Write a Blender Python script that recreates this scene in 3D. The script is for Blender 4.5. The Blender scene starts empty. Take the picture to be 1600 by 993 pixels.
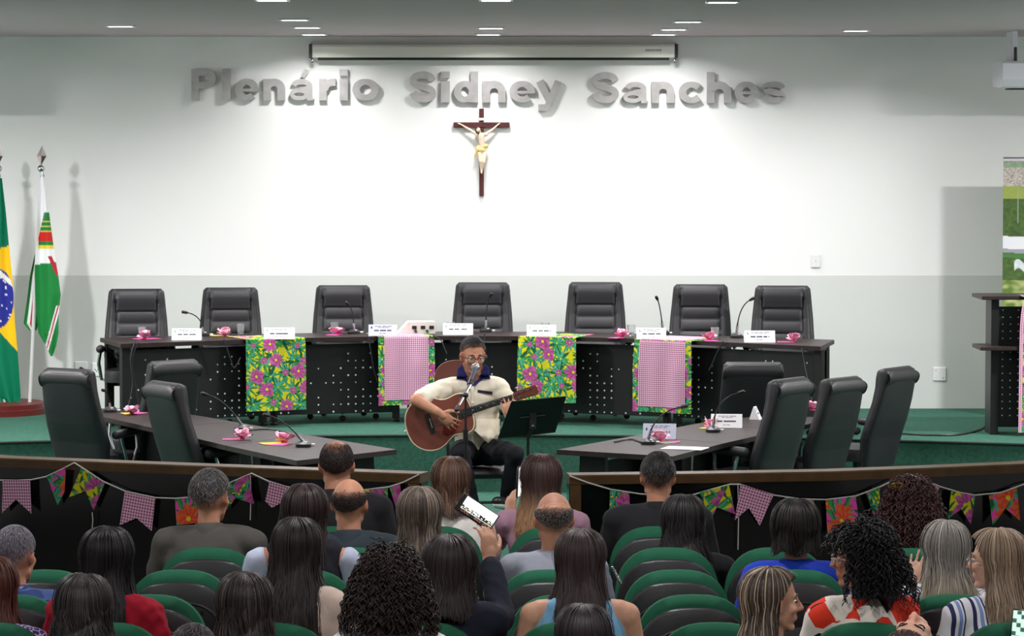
import bpy, math, random
import numpy as np
from mathutils import Vector, Matrix
from mathutils.geometry import tessellate_polygon

C = bpy.context.scene.collection
SC = bpy.context.scene
R = random.Random(11)
pi = math.pi

# ------------------------------------------------------------------ camera, world, exposure, light levels
FPX, CAMH, HORIZON = 4800.0, 2.85, 230.0
PITCH = math.atan((496.5 - HORIZON) / FPX)
cam = bpy.data.objects.new('camera', bpy.data.cameras.new('camera'))
C.objects.link(cam)
cam.location = (0, 0, CAMH)
cam.rotation_euler = (pi / 2 - PITCH, 0, 0)
cam.data.sensor_width = 36.0
cam.data.lens = FPX / 1600 * 36.0
cam.data.clip_end = 200
SC.camera = cam
SC.view_settings.view_transform = 'Standard'
SC.view_settings.look = 'None'
SC.view_settings.gamma = 1.0
SC.view_settings.use_curve_mapping = False
SC.view_settings.exposure = 0.36
world = bpy.data.worlds.new('world')
SC.world = world
world.use_nodes = True
world.node_tree.nodes['Background'].inputs[0].default_value = (0.9, 0.95, 1.0, 1)
world.node_tree.nodes['Background'].inputs[1].default_value = 0.0
P_SIDE, P_STAGE, P_FRONT, P_HALL = 228.0, 16.8, 24.0, 43.0      # watts of the lamps over the stage sides, stage, stage front and hall
LAMP_COLOR = (1.0, 0.965, 0.97)

CP, SP = math.cos(PITCH), math.sin(PITCH)
def ray(px, py):
    u = 496.5 - py
    return Vector((px - 800.0, FPX * CP + u * SP, -FPX * SP + u * CP))
def PY(px, py, Y):                      # point of the photograph at distance Y
    d = ray(px, py); t = Y / d.y
    return Vector((d.x * t, Y, CAMH + d.z * t))
def PZ(px, py, z):                      # point of the photograph on the level z
    d = ray(px, py); t = (z - CAMH) / d.z
    return Vector((d.x * t, d.y * t, z))

# ------------------------------------------------------------------ helpers
def lin(c):
    return tuple(x / 12.92 if x <= 0.04045 else ((x + 0.055) / 1.055) ** 2.4 for x in c[:3])
def rgb(r, g, b):
    return lin((r / 255.0, g / 255.0, b / 255.0))
def L4(c):
    return (c[0], c[1], c[2], 1.0)

MATS = {}
def mat(name, color, rough=0.5, metal=0.0, spec=0.5, bump=0.0, bscale=60.0, var=0.0, vscale=8.0, attr=False, emit=0.0, trans=0.0, coat=0.0, aniso=None):
    m = bpy.data.materials.new(name); m.use_nodes = True
    nt = m.node_tree; b = nt.nodes['Principled BSDF']
    b.inputs['Roughness'].default_value = rough
    b.inputs['Metallic'].default_value = metal
    b.inputs['Specular IOR Level'].default_value = spec
    if coat: b.inputs['Coat Weight'].default_value = coat
    if trans:
        b.inputs['Transmission Weight'].default_value = trans
    tc = nt.nodes.new('ShaderNodeTexCoord')
    b.inputs['Base Color'].default_value = L4(color)
    src = None
    if attr:
        a = nt.nodes.new('ShaderNodeAttribute'); a.attribute_name = 'Col'
        src = a.outputs['Color']
        nt.links.new(src, b.inputs['Base Color'])
    if var:
        n = nt.nodes.new('ShaderNodeTexNoise'); n.inputs['Scale'].default_value = vscale; n.inputs['Detail'].default_value = 5
        nt.links.new(tc.outputs['Object'], n.inputs['Vector'])
        r = nt.nodes.new('ShaderNodeMapRange'); r.inputs['From Min'].default_value = 0.3; r.inputs['From Max'].default_value = 0.7
        r.inputs['To Min'].default_value = 1 - var; r.inputs['To Max'].default_value = 1 + var
        nt.links.new(n.outputs['Fac'], r.inputs['Value'])
        mx = nt.nodes.new('ShaderNodeMix'); mx.data_type = 'RGBA'; mx.blend_type = 'MULTIPLY'; mx.inputs['Factor'].default_value = 1
        if src: nt.links.new(src, mx.inputs[6])
        else: mx.inputs[6].default_value = L4(color)
        nt.links.new(r.outputs['Result'], mx.inputs[7])
        nt.links.new(mx.outputs[2], b.inputs['Base Color'])
    if bump:
        n = nt.nodes.new('ShaderNodeTexNoise'); n.inputs['Scale'].default_value = bscale; n.inputs['Detail'].default_value = 4
        mp = nt.nodes.new('ShaderNodeMapping')
        if aniso: mp.inputs['Scale'].default_value = aniso
        nt.links.new(tc.outputs['Object'], mp.inputs['Vector']); nt.links.new(mp.outputs['Vector'], n.inputs['Vector'])
        bp = nt.nodes.new('ShaderNodeBump'); bp.inputs['Strength'].default_value = bump; bp.inputs['Distance'].default_value = 0.004
        nt.links.new(n.outputs['Fac'], bp.inputs['Height']); nt.links.new(bp.outputs['Normal'], b.inputs['Normal'])
    if emit:
        b.inputs['Emission Strength'].default_value = emit
        if attr: nt.links.new(a.outputs['Color'], b.inputs['Emission Color'])
        else: b.inputs['Emission Color'].default_value = L4(color)
    MATS[name] = m
    return m

def spline(pts, k=6, closed=False):
    n = len(pts); out = []; P = [np.array(p, float) for p in pts]
    for i in range(n if closed else n - 1):
        a, b, c_, d = (P[(i - 1) % n], P[i], P[(i + 1) % n], P[(i + 2) % n]) if closed else (P[max(i - 1, 0)], P[i], P[i + 1], P[min(i + 2, n - 1)])
        for q in range(k):
            s = q / k; out.append(tuple(.5 * ((2 * b) + (c_ - a) * s + (2 * a - 5 * b + 4 * c_ - d) * s * s + (3 * b - a - 3 * c_ + d) * s ** 3)))
    if not closed: out.append(tuple(P[-1]))
    return out
class N:                                # tiny node-building helper for printed cloth
    def __init__(s, name, rough=0.8):
        s.m = bpy.data.materials.new(name); s.m.use_nodes = True
        s.nt = s.m.node_tree; s.b = s.nt.nodes['Principled BSDF']; s.b.inputs['Roughness'].default_value = rough
        s.b.inputs['Specular IOR Level'].default_value = 0.25
    def node(s, t, **kw):
        n = s.nt.nodes.new(t)
        for k, v in kw.items(): setattr(n, k, v)
        return n
    def link(s, a, b): s.nt.links.new(a, b)
    def math(s, op, a, b=None):
        n = s.node('ShaderNodeMath', operation=op)
        for i, x in enumerate((a, b)):
            if x is None: continue
            if isinstance(x, (int, float)): n.inputs[i].default_value = x
            else: s.link(x, n.inputs[i])
        return n.outputs[0]
    def mix(s, f, a, b):
        n = s.node('ShaderNodeMix', data_type='RGBA')
        for i, x in ((0, f), (6, a), (7, b)):
            if isinstance(x, (int, float)): n.inputs[i].default_value = x
            elif isinstance(x, tuple): n.inputs[i].default_value = L4(x)
            else: s.link(x, n.inputs[i])
        return n.outputs[2]
    def xyz(s, kind='Object', scale=(1, 1, 1), rot=(0, 0, 0)):
        tc = s.node('ShaderNodeTexCoord'); mp = s.node('ShaderNodeMapping')
        mp.inputs['Scale'].default_value = scale; mp.inputs['Rotation'].default_value = rot
        s.link(tc.outputs[kind], mp.inputs['Vector'])
        sp = s.node('ShaderNodeSeparateXYZ'); s.link(mp.outputs['Vector'], sp.inputs[0])
        return mp.outputs['Vector'], sp.outputs
    def out(s, col): s.link(col, s.b.inputs['Base Color']); MATS[s.m.name] = s.m; return s.m

def set_props(o, label=None, cat=None, group=None, kind=None):
    if label: o['label'] = label
    if cat: o['category'] = cat
    if group: o['group'] = group
    if kind: o['kind'] = kind
    return o
def thing(name, label, cat, loc=(0, 0, 0), rotz=0.0, group=None):
    o = bpy.data.objects.new(name, None); C.objects.link(o)
    o.empty_display_size = 0.1
    o.location = loc; o.rotation_euler = (0, 0, rotz)
    return set_props(o, label, cat, group)
def dup(root, loc, rotz, label=None, group=None):
    kids = CH.get(root.name, [])
    r = root.copy(); C.objects.link(r); r.location = loc; r.rotation_euler = (0, 0, rotz)
    if label: r['label'] = label
    if group: r['group'] = group
    def rec(src, dst):
        for ch in CH.get(src.name, []):
            c = ch.copy(); C.objects.link(c); c.parent = dst
            CH.setdefault(dst.name, []).append(c)
            rec(ch, c)
    rec(root, r)
    return r
CH = {}
def link_mesh(name, me, m, parent=None):
    o = bpy.data.objects.new(name, me); C.objects.link(o)
    if m is not None and not me.materials:
        for x in (m if isinstance(m, (list, tuple)) else [m]): me.materials.append(x)
    if parent is not None:
        o.parent = parent; CH.setdefault(parent.name, []).append(o)
    return o

class MB:
    def __init__(s): s.v = []; s.f = []; s.c = []; s.uv = None
    def add(s, vs, fs, col=None):
        n = len(s.v); s.v.extend([tuple(p) for p in vs]); s.f.extend([tuple(i + n for i in f) for f in fs])
        if col is not None:
            if isinstance(col, tuple): s.c.extend([col] * len(vs))
            else: s.c.extend(list(col))
        return s
    def box(s, c, d, b=0.004, M=None, col=None):
        hx, hy, hz = d[0] / 2, d[1] / 2, d[2] / 2
        b = min(b, hx * .9, hy * .9, hz * .9)
        vs = []; idx = {}
        for sx in (-1, 1):
            for sy in (-1, 1):
                for sz in (-1, 1):
                    for a in range(3):
                        p = [sx * hx, sy * hy, sz * hz]
                        for k in range(3):
                            if k != a: p[k] -= (sx, sy, sz)[k] * b
                        idx[(sx, sy, sz, a)] = len(vs); vs.append(Vector(p))
        fs = []
        S = (-1, 1)
        for a in range(3):
            u, w = (a + 1) % 3, (a + 2) % 3
            for sg in S:
                q = []
                for (su, sw) in ((-1, -1), (1, -1), (1, 1), (-1, 1)):
                    k = [0, 0, 0]; k[a] = sg; k[u] = su; k[w] = sw
                    q.append(idx[(*k, a)])
                fs.append(q if sg > 0 else q[::-1])
        for a in range(3):                       # edges parallel to axis a
            u, w = (a + 1) % 3, (a + 2) % 3
            for su in S:
                for sw in S:
                    def K(sa, face):
                        k = [0, 0, 0]; k[a] = sa; k[u] = su; k[w] = sw
                        return idx[(*k, face)]
                    q = [K(-1, u), K(1, u), K(1, w), K(-1, w)]
                    fs.append(q if su * sw < 0 else q[::-1])
        for sx in S:
            for sy in S:
                for sz in S:
                    q = [idx[(sx, sy, sz, a)] for a in range(3)]
                    fs.append(q if sx * sy * sz > 0 else q[::-1])
        c = Vector(c)
        vs = [c + (M @ p if M is not None else p) for p in vs]
        return s.add(vs, fs, col)
    def tube(s, path, r, n=8, col=None, cap=True):
        path = [Vector(p) for p in path]; m = len(path)
        rr = r if isinstance(r, (list, tuple)) else [r] * m
        vs = []; fs = []
        prev = None
        for i, p in enumerate(path):
            t = (path[min(i + 1, m - 1)] - path[max(i - 1, 0)])
            t = t.normalized() if t.length > 1e-9 else Vector((0, 0, 1))
            if prev is None:
                a = Vector((0, 0, 1)) if abs(t.z) < .9 else Vector((1, 0, 0))
                u = t.cross(a).normalized()
            else:
                u = (prev - t * prev.dot(t)).normalized()
            prev = u; w = t.cross(u)
            for k in range(n):
                a = 2 * pi * k / n
                vs.append(p + (u * math.cos(a) + w * math.sin(a)) * rr[i])
        for i in range(m - 1):
            for k in range(n):
                k2 = (k + 1) % n
                fs.append((i * n + k, i * n + k2, (i + 1) * n + k2, (i + 1) * n + k))
        if cap:
            fs.append(tuple(range(n - 1, -1, -1))); fs.append(tuple((m - 1) * n + k for k in range(n)))
        return s.add(vs, fs, col)
    def lathe(s, prof, n=16, c=(0, 0, 0), M=None, col=None):
        vs = []; fs = []; c = Vector(c); m = len(prof)
        for (r, z) in prof:
            for k in range(n):
                a = 2 * pi * k / n; p = Vector((r * math.cos(a), r * math.sin(a), z))
                vs.append(c + (M @ p if M is not None else p))
        for i in range(m - 1):
            for k in range(n):
                k2 = (k + 1) % n
                fs.append((i * n + k, i * n + k2, (i + 1) * n + k2, (i + 1) * n + k))
        if prof[0][0] > 1e-5: fs.append(tuple(range(n - 1, -1, -1)))
        if prof[-1][0] > 1e-5: fs.append(tuple((m - 1) * n + k for k in range(n)))
        return s.add(vs, fs, col)
    def ell(s, c, r, M=None, nu=14, nv=8, col=None):
        c = Vector(c); vs = []; fs = []
        vs.append(Vector((0, 0, r[2])))
        for j in range(1, nv):
            th = pi * j / nv
            for k in range(nu):
                a = 2 * pi * k / nu
                vs.append(Vector((r[0] * math.sin(th) * math.cos(a), r[1] * math.sin(th) * math.sin(a), r[2] * math.cos(th))))
        vs.append(Vector((0, 0, -r[2])))
        vs = [c + (M @ p if M is not None else p) for p in vs]
        for k in range(nu):
            k2 = (k + 1) % nu
            fs.append((0, 1 + k, 1 + k2))
            for j in range(nv - 2):
                a = 1 + j * nu
                fs.append((a + k, a + nu + k, a + nu + k2, a + k2))
            a = 1 + (nv - 2) * nu
            fs.append((a + k, len(vs) - 1, a + k2))
        return s.add(vs, fs, col)
    def capsule(s, p, q, r1, r2, n=12, col=None):
        p, q = Vector(p), Vector(q); t = (q - p)
        if t.length < 1e-6: return s.ell(p, (r1, r1, r1), col=col)
        t.normalize(); k = 3
        path = []; rr = []
        for i in range(k + 1):
            a = pi / 2 * i / k; path.append(p - t * r1 * math.cos(a)); rr.append(max(r1 * math.sin(a), .0015))
        for i in range(k + 1):
            a = pi / 2 * i / k; path.append(q + t * r2 * math.sin(a)); rr.append(max(r2 * math.cos(a), .0015))
        return s.tube(path, rr, n, col)
    def prism(s, poly, z0, z1, M=None, col=None, ch=0.0):
        n = len(poly); vs = [Vector((x, y, z0)) for x, y in poly] + [Vector((x, y, z1)) for x, y in poly]
        ar = sum(poly[i][0] * poly[(i + 1) % n][1] - poly[(i + 1) % n][0] * poly[i][1] for i in range(n))
        fs = [tuple(range(n - 1, -1, -1)), tuple(range(n, 2 * n))] + [(i, (i + 1) % n, n + (i + 1) % n, n + i) for i in range(n)]
        if (ar < 0) != (z1 < z0): fs = [f[::-1] for f in fs]
        if M is not None: vs = [M @ p for p in vs]
        return s.add(vs, fs, col)
    def grid(s, fn, nu, nv, colfn=None, closed=False):
        vs = []; cs = []
        for j in range(nv + 1):
            for i in range(nu + (0 if closed else 1)):
                vs.append(fn(i / nu, j / nv))
                if colfn: cs.append(colfn(i / nu, j / nv))
        w = nu if closed else nu + 1
        fs = []
        for j in range(nv):
            for i in range(nu):
                i2 = (i + 1) % w
                fs.append((j * w + i, j * w + i2, (j + 1) * w + i2, (j + 1) * w + i))
        return s.add(vs, fs, cs if colfn else None)
    def mesh(s, name, smooth=None):
        me = bpy.data.meshes.new(name); me.from_pydata(s.v, [], s.f); me.update()
        if s.c and len(s.c) == len(s.v):
            at = me.color_attributes.new('Col', 'FLOAT_COLOR', 'POINT')
            a = np.ones((len(s.v), 4), np.float32); a[:, :3] = np.array(s.c, np.float32)[:, :3]
            at.data.foreach_set('color', a.ravel())
        if smooth is not None:
            me.shade_smooth()
            if smooth < 179: me.set_sharp_from_angle(angle=math.radians(smooth))
        return me
    def build(s, name, m, parent=None, smooth=40):
        return link_mesh(name, s.mesh(name, smooth), m, parent)

def strip_prism(mb, pts, widths, z0, z1, M):          # a flat stroke of a letter with thickness
    n = len(pts); P = [Vector((p[0], p[1])) for p in pts]; Lf = []; Rt = []
    for i in range(n):
        t = (P[min(i + 1, n - 1)] - P[max(i - 1, 0)]) if not ((P[0] - P[-1]).length < 1e-5 and i in (0, n - 1)) else P[1] - P[-2]
        t.normalize(); nn = Vector((-t.y, t.x))
        w = widths[i] if isinstance(widths, (list, tuple)) else widths
        Lf.append(P[i] + nn * w / 2); Rt.append(P[i] - nn * w / 2)
    vs = []
    for z in (z0, z1):
        for i in range(n): vs += [Vector((Lf[i].x, Lf[i].y, z)), Vector((Rt[i].x, Rt[i].y, z))]
    fs = []
    for i in range(n - 1):
        a = 2 * i; o = 2 * n
        fs += [(o + a, o + a + 1, o + a + 3, o + a + 2), (a + 2, a + 3, a + 1, a), (a, o + a, o + a + 2, a + 2), (a + 1, a + 3, o + a + 3, o + a + 1)]
    a = 2 * n - 2; o = 2 * n
    fs += [(0, 1, o + 1, o), (a, o + a, o + a + 1, a + 1)]
    mb.add([M @ v for v in vs], fs)

def remesh(mb, vox, it=4, fac=0.5):
    me = mb.mesh('tmp'); me.attributes  # plain closed pieces in, one closed skin out
    ob = bpy.data.objects.new('tmp', me); C.objects.link(ob)
    r = ob.modifiers.new('r', 'REMESH'); r.mode = 'VOXEL'; r.voxel_size = vox; r.use_smooth_shade = True
    if it:
        sm = ob.modifiers.new('s', 'SMOOTH'); sm.factor = fac; sm.iterations = it
    dg = bpy.context.evaluated_depsgraph_get()
    out = bpy.data.meshes.new_from_object(ob.evaluated_get(dg), depsgraph=dg)
    bpy.data.objects.remove(ob); bpy.data.meshes.remove(me)
    out.shade_smooth()
    return out
def coords(me):
    a = np.empty(len(me.vertices) * 3, np.float32); me.vertices.foreach_get('co', a); return a.reshape(-1, 3)
def normals(me):
    a = np.empty(len(me.vertices) * 3, np.float32); me.vertices.foreach_get('normal', a); return a.reshape(-1, 3)
def set_coords(me, a): me.vertices.foreach_set('co', np.ascontiguousarray(a, np.float32).ravel()); me.update()
def paint(me, cols):
    at = me.color_attributes.new('Col', 'FLOAT_COLOR', 'POINT')
    a = np.ones((len(cols), 4), np.float32); a[:, :3] = cols; at.data.foreach_set('color', a.ravel())

# ------------------------------------------------------------------ printed floral cloth: colours per point of the cloth
YEL, GRN, TEAL, DGRN, PNK, MAG, LPK, HOT = rgb(208, 202, 32), rgb(60, 150, 70), rgb(70, 160, 130), rgb(25, 92, 60), rgb(214, 70, 150), rgb(138, 30, 100), rgb(208, 116, 176), rgb(226, 75, 170)
def floral(u, v, base=YEL, seed=1, scale=1.0, flower=(MAG, LPK)):
    u = np.asarray(u, float) / scale; v = np.asarray(v, float) / scale
    rr = random.Random(seed)
    col = np.tile(np.array(base), (len(u), 1)).astype(float)
    u0, u1, v0, v1 = u.min() - .1, u.max() + .1, v.min() - .1, v.max() + .1
    st = 0.128; items = []
    nj = int((v1 - v0) / st) + 1; ni = int((u1 - u0) / st) + 1
    for j in range(nj):
        for i in range(ni):
            items.append((u0 + (i + .5 * (j % 2)) * st + rr.uniform(-.025, .025), v0 + j * st + rr.uniform(-.025, .025), (i + j * 2) % 3))
    for (cx, cy, k) in items:                        # leaf sprays
        m = (np.abs(u - cx) < .15) & (np.abs(v - cy) < .15)
        if not m.any(): continue
        x, y = u[m] - cx, v[m] - cy; c = col[m]
        nl = 13; a0 = rr.uniform(0, 6)
        for q in range(nl):
            a = a0 + q * 2 * pi / nl + rr.uniform(-.2, .2); ln = rr.uniform(.07, .135); w = rr.uniform(.010, .019)
            xx = x * math.cos(a) + y * math.sin(a); yy = -x * math.sin(a) + y * math.cos(a)
            t = np.clip(xx / ln, 0, 1); half = w * np.sqrt(np.clip(t, 0, 1)) * (1 - t) * 2.1
            ins = (xx > 0.008) & (xx < ln) & (np.abs(yy) < half)
            cc = (GRN, TEAL, DGRN, GRN, TEAL)[rr.randrange(5)]
            c[ins] = cc
            ed = ins & (yy > half * .35); c[ed] = DGRN
        col[m] = c
    for (cx, cy, k) in items:                        # blossoms
        if k == 1: continue
        rad = rr.uniform(.062, .078) if k == 0 else rr.uniform(.024, .036)
        m = (np.abs(u - cx) < .1) & (np.abs(v - cy) < .1)
        if not m.any(): continue
        x, y = u[m] - cx, v[m] - cy; c = col[m]; r = np.hypot(x, y); th = np.arctan2(y, x); ph = rr.uniform(0, 6)
        th = th + .5 * np.sin(th * 1.0 + ph); R1 = rad * (.62 + .25 * np.abs(np.sin(2.5 * th + ph)) + .14 * np.abs(np.sin(3.7 * th + 2 * ph))); ins = r < R1
        t = np.clip(r / R1, 0, 1)[:, None]; pet = (0.5 + 0.5 * np.cos(7 * th + 2 * ph + np.sin(r * 90) * 1.5))[:, None]
        fc = np.array(flower[0]) * (1 - .35 * t - .4 * pet) + np.array(flower[1]) * (.35 * t + .4 * pet)
        c[ins] = fc[ins]
        c[r < rad * .16] = YEL
        col[m] = c
    return col
def patch(poly3, n, colfn, mb):                       # a flat polygon of cloth cut into small faces, coloured per point
    tris = tessellate_polygon([poly3])
    for t in tris:
        a, b, c = (Vector(poly3[i]) for i in t)
        vs = []; idx = {}
        for i in range(n + 1):
            for j in range(n + 1 - i):
                idx[(i, j)] = len(vs); vs.append(a + (b - a) * (i / n) + (c - a) * (j / n))
        fs = []
        for i in range(n):
            for j in range(n - i):
                fs.append((idx[(i, j)], idx[(i + 1, j)], idx[(i, j + 1)]))
                if j < n - i - 1: fs.append((idx[(i + 1, j)], idx[(i + 1, j + 1)], idx[(i, j + 1)]))
        mb.add(vs, fs, [tuple(x) for x in colfn(vs)] if colfn else None)
# ------------------------------------------------------------------ materials
leather = mat('black_leather', rgb(35, 35, 38), .47, spec=.4, bump=.25, bscale=220)
wood = mat('espresso_wood', rgb(44, 34, 33), .45, spec=.3, bump=.08, bscale=90, var=.25, vscale=14)
blackmetal = mat('black_metal', rgb(15, 15, 17), .45)
chrome = mat('chrome', rgb(200, 200, 205), .2, metal=1)
plastic = mat('black_plastic', rgb(28, 28, 30), .4)
greyhole = mat('hole_light', rgb(232, 234, 232), .7)
white = mat('white_plastic', rgb(232, 233, 232), .35)
paper = mat('white_paper', rgb(238, 238, 240), .8)
ink = mat('print_ink', rgb(50, 55, 70), .8)
greyink = mat('pale_print', rgb(130, 135, 140), .8)
wallpaint = mat('wall_paint', rgb(238, 240, 238), .85, bump=.05, bscale=120)
wallpaint2 = mat('wall_paint_grey', rgb(212, 216, 212), .8, bump=.05, bscale=120)
ceilpaint = mat('ceiling_paint', rgb(186, 175, 177), .9)
carpet = mat('green_carpet', rgb(56, 96, 82), .95, spec=.1, bump=.6, bscale=260, var=.2, vscale=40)
darkfloor = mat('hall_floor', rgb(84, 82, 80), .7, var=.15)
steel = mat('brushed_steel', rgb(196, 194, 192), .34, metal=.4, bump=.2, bscale=40, var=.14, vscale=9, aniso=(3, 1, .3))
cloth_print = mat('printed_cloth', (1, 1, 1), .85, spec=.2, attr=True)
attr_gloss = mat('painted_parts', (1, 1, 1), .45, attr=True)
attr_matt = mat('matt_print', (1, 1, 1), .8, attr=True)
granite = mat('black_granite', rgb(10, 12, 12), .12, var=.4, vscale=120, spec=.45)
railwood = mat('brown_rail', rgb(84, 62, 36), .36, spec=.3, bump=.05, var=.2, vscale=10)
clear = mat('clear_plastic', (0.92, 0.95, 0.95), .08, trans=.9)
redwood = mat('red_wood', rgb(96, 30, 28), .4, var=.2)
crosswood = mat('cross_wood', rgb(78, 34, 34), .5, var=.25, vscale=30)
seatgreen = mat('green_upholstery', rgb(36, 92, 68), .9, spec=.15, bump=.3, bscale=300)
shellblack = mat('seat_shell_plastic', rgb(34, 34, 37), .42, bump=.2, bscale=200)

g = N('gingham_cloth'); at_ = g.node('ShaderNodeAttribute'); at_.attribute_name = 'Col'; sp_ = g.node('ShaderNodeSeparateXYZ'); g.link(at_.outputs['Vector'], sp_.inputs[0]); o = [g.math('MULTIPLY', q, 58) for q in sp_.outputs]
def stripe(x): return g.math('GREATER_THAN', g.math('FRACT', x), .5)
f = g.math('MULTIPLY', g.math('ADD', stripe(o[0]), stripe(o[1])), .5)
fine = g.math('GREATER_THAN', f, .75)
gingham = g.out(g.mix(fine, g.mix(f, rgb(226, 192, 210), rgb(192, 108, 154)), rgb(122, 36, 80)))

# ------------------------------------------------------------------ the room
WALLD, CEIL, STZ = 27.8, 3.846, 0.485
XW = 7.2
def struct(name, mb, m, parent=None, smooth=None):
    o = mb.build(name, m, parent, smooth); o['kind'] = 'structure'; return o
mb = MB(); mb.box((0, 12.9, -.05), (2 * XW, 31, .1), .001); struct('floor', mb, darkfloor)
mb = MB(); mb.box((0, 21.9, .004), (2 * XW, 7.8, .012), .001); struct('trim_1', mb, carpet)
mb = MB(); mb.box((0, 12.9, CEIL + .06), (2 * XW, 31, .12), .001); struct('ceiling', mb, ceilpaint)
zb = PY(800, 430, WALLD).z
mb = MB(); mb.box((0, WALLD + .1, (CEIL + zb) / 2), (2 * XW, .2, CEIL - zb), .0005); wb = struct('wall_back', mb, wallpaint)
mb = MB(); mb.box((0, WALLD + .0985, zb / 2), (2 * XW, .201, zb), .0005); o = mb.build('painted_dado', wallpaint2, wb, None)
for sx, nm in ((-1, 'wall_left'), (1, 'wall_right')):
    mb = MB(); mb.box((sx * (XW + .1), 12.9, CEIL / 2), (.2, 31, CEIL), .001); struct(nm, mb, wallpaint)
mb = MB(); mb.box((0, -2.6, CEIL / 2), (2 * XW, .2, CEIL), .001); struct('wall_front', mb, wallpaint)

edge_px = [(-260, 699), (-60, 692), (75, 688), (220, 684), (450, 680), (740, 678), (1000, 680), (1250, 683), (1400, 687), (1600, 693), (1800, 700)]
edge = [PZ(x, y, STZ) for x, y in edge_px]
edge[0].x = -XW + .01; edge[-1].x = XW - .01
poly = [(p.x, p.y) for p in edge] + [(XW - .01, WALLD - .005), (-XW + .01, WALLD - .005)]
mb = MB(); mb.prism(poly, .001, STZ); o = struct('stage_platform', mb, carpet)
mb = MB(); mb.tube([(p.x, p.y - .006, STZ - .006) for p in edge], .011, 6); o = mb.build('edge_strip', blackmetal, o)

# ------------------------------------------------------------------ ceiling lights
LENSCLEAR = mat('lens_glass', (1, 1, 1), .05); LENSCLEAR.node_tree.nodes['Principled BSDF'].inputs['Alpha'].default_value = .08
lampglow = mat('lamp_diffuser', (1, 1, 1), .5, emit=9.0)
def downlight(p, watt, label, size=.2, spread=150, group='recessed ceiling lights over the stage'):
    t = thing('ceiling_light', label, 'light', (p[0], p[1], CEIL), 0, group)
    mb = MB()
    for dx, dy, sx, sy in ((0, -size / 2 - .01, size + .04, .02), (0, size / 2 + .01, size + .04, .02), (-size / 2 - .01, 0, .02, size), (size / 2 + .01, 0, .02, size)):
        mb.box((dx, dy, -.005), (sx, sy, .012), .002)
    mb.build('frame', white, t, None)
    mb = MB(); mb.box((0, 0, -.003), (size, size, .006), .001); mb.build('diffuser', lampglow, t, None)
    ld = bpy.data.lights.new('lamp', 'AREA'); ld.shape = 'SQUARE'; ld.size = size; ld.energy = watt; ld.color = LAMP_COLOR; ld.spread = math.radians(spread)
    lo = bpy.data.objects.new('lamp', ld); C.objects.link(lo); lo.parent = t; lo.location = (0, 0, -.012)
    return t
LT = [(188, 40, 'recessed square light alone on the left part of the ceiling', 1.0), (425, -1, 'recessed light cut by the picture top, above the first word', .8),
      (460, 30, 'foremost of the three stacked lights left of the screen case', 1), (480, 42, 'middle one of the three stacked lights left of the screen case', 1),
      (491, 53.5, 'light nearest the wall above left end of the screen case', 1), (775, -1, 'recessed light cut by the picture top, above the crucifix', .8),
      (767, 43, 'front one of the two lights over the middle of the screen case', 1), (763, 54.5, 'light nearest the wall over the middle of the screen case', 1),
      (1129, 2, 'recessed light at the picture top, above the last word', .8), (1075, 33, 'foremost of three stacked lights over the right end of the screen case', 1),
      (1053, 45, 'middle one of three stacked lights over the right end of the screen case', 1), (1032, 56.5, 'light nearest the wall over the right end of the screen case', 1),
      (1337, 47, 'recessed square light alone on the right part of the ceiling', 1.0)]
def interp0(y): return float(np.interp(y, [0, 32, 45, 54], [2.0, 1.7, 1.5, .7]))
for x, y, lb, k in LT:
    p = PZ(x, max(y, -6), CEIL)
    downlight((p.x, min(p.y, 27.14)), P_STAGE * k * interp0(y), lb, size=.19)
for sx, nm in ((-1, 'left'), (1, 'right')):
    downlight((sx * 5.9, 23.4), P_SIDE, 'bright ceiling panel beyond the %s edge of the picture' % nm, size=.3, spread=175, group='ceiling panels beyond the picture')
for i, (x, y) in enumerate(((-3.4, 19.2), (0, 18.6), (3.4, 19.2))):
    downlight((x, y), P_FRONT, ('left', 'middle', 'right')[i] + ' panel of the ceiling row in front of the stage', size=.5, spread=165, group='ceiling panels beyond the picture')
for j, y in enumerate((13.5, 9.0)):
    for i, x in enumerate((-3.6, 0, 3.6)):
        downlight((x, y), P_HALL, ('left', 'middle', 'right')[i] + ' panel of the %s ceiling row over the audience' % ('second', 'third')[j], size=.5, spread=165, group='ceiling panels beyond the picture')

# ------------------------------------------------------------------ metal letters on the wall
SW = FPX / WALLD
def arc(cx, cy, rx, ry, a0, a1, n=18):
    return [(cx + rx * math.cos(math.radians(a0 + (a1 - a0) * i / n)), cy + ry * math.sin(math.radians(a0 + (a1 - a0) * i / n))) for i in range(n + 1)]
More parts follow.
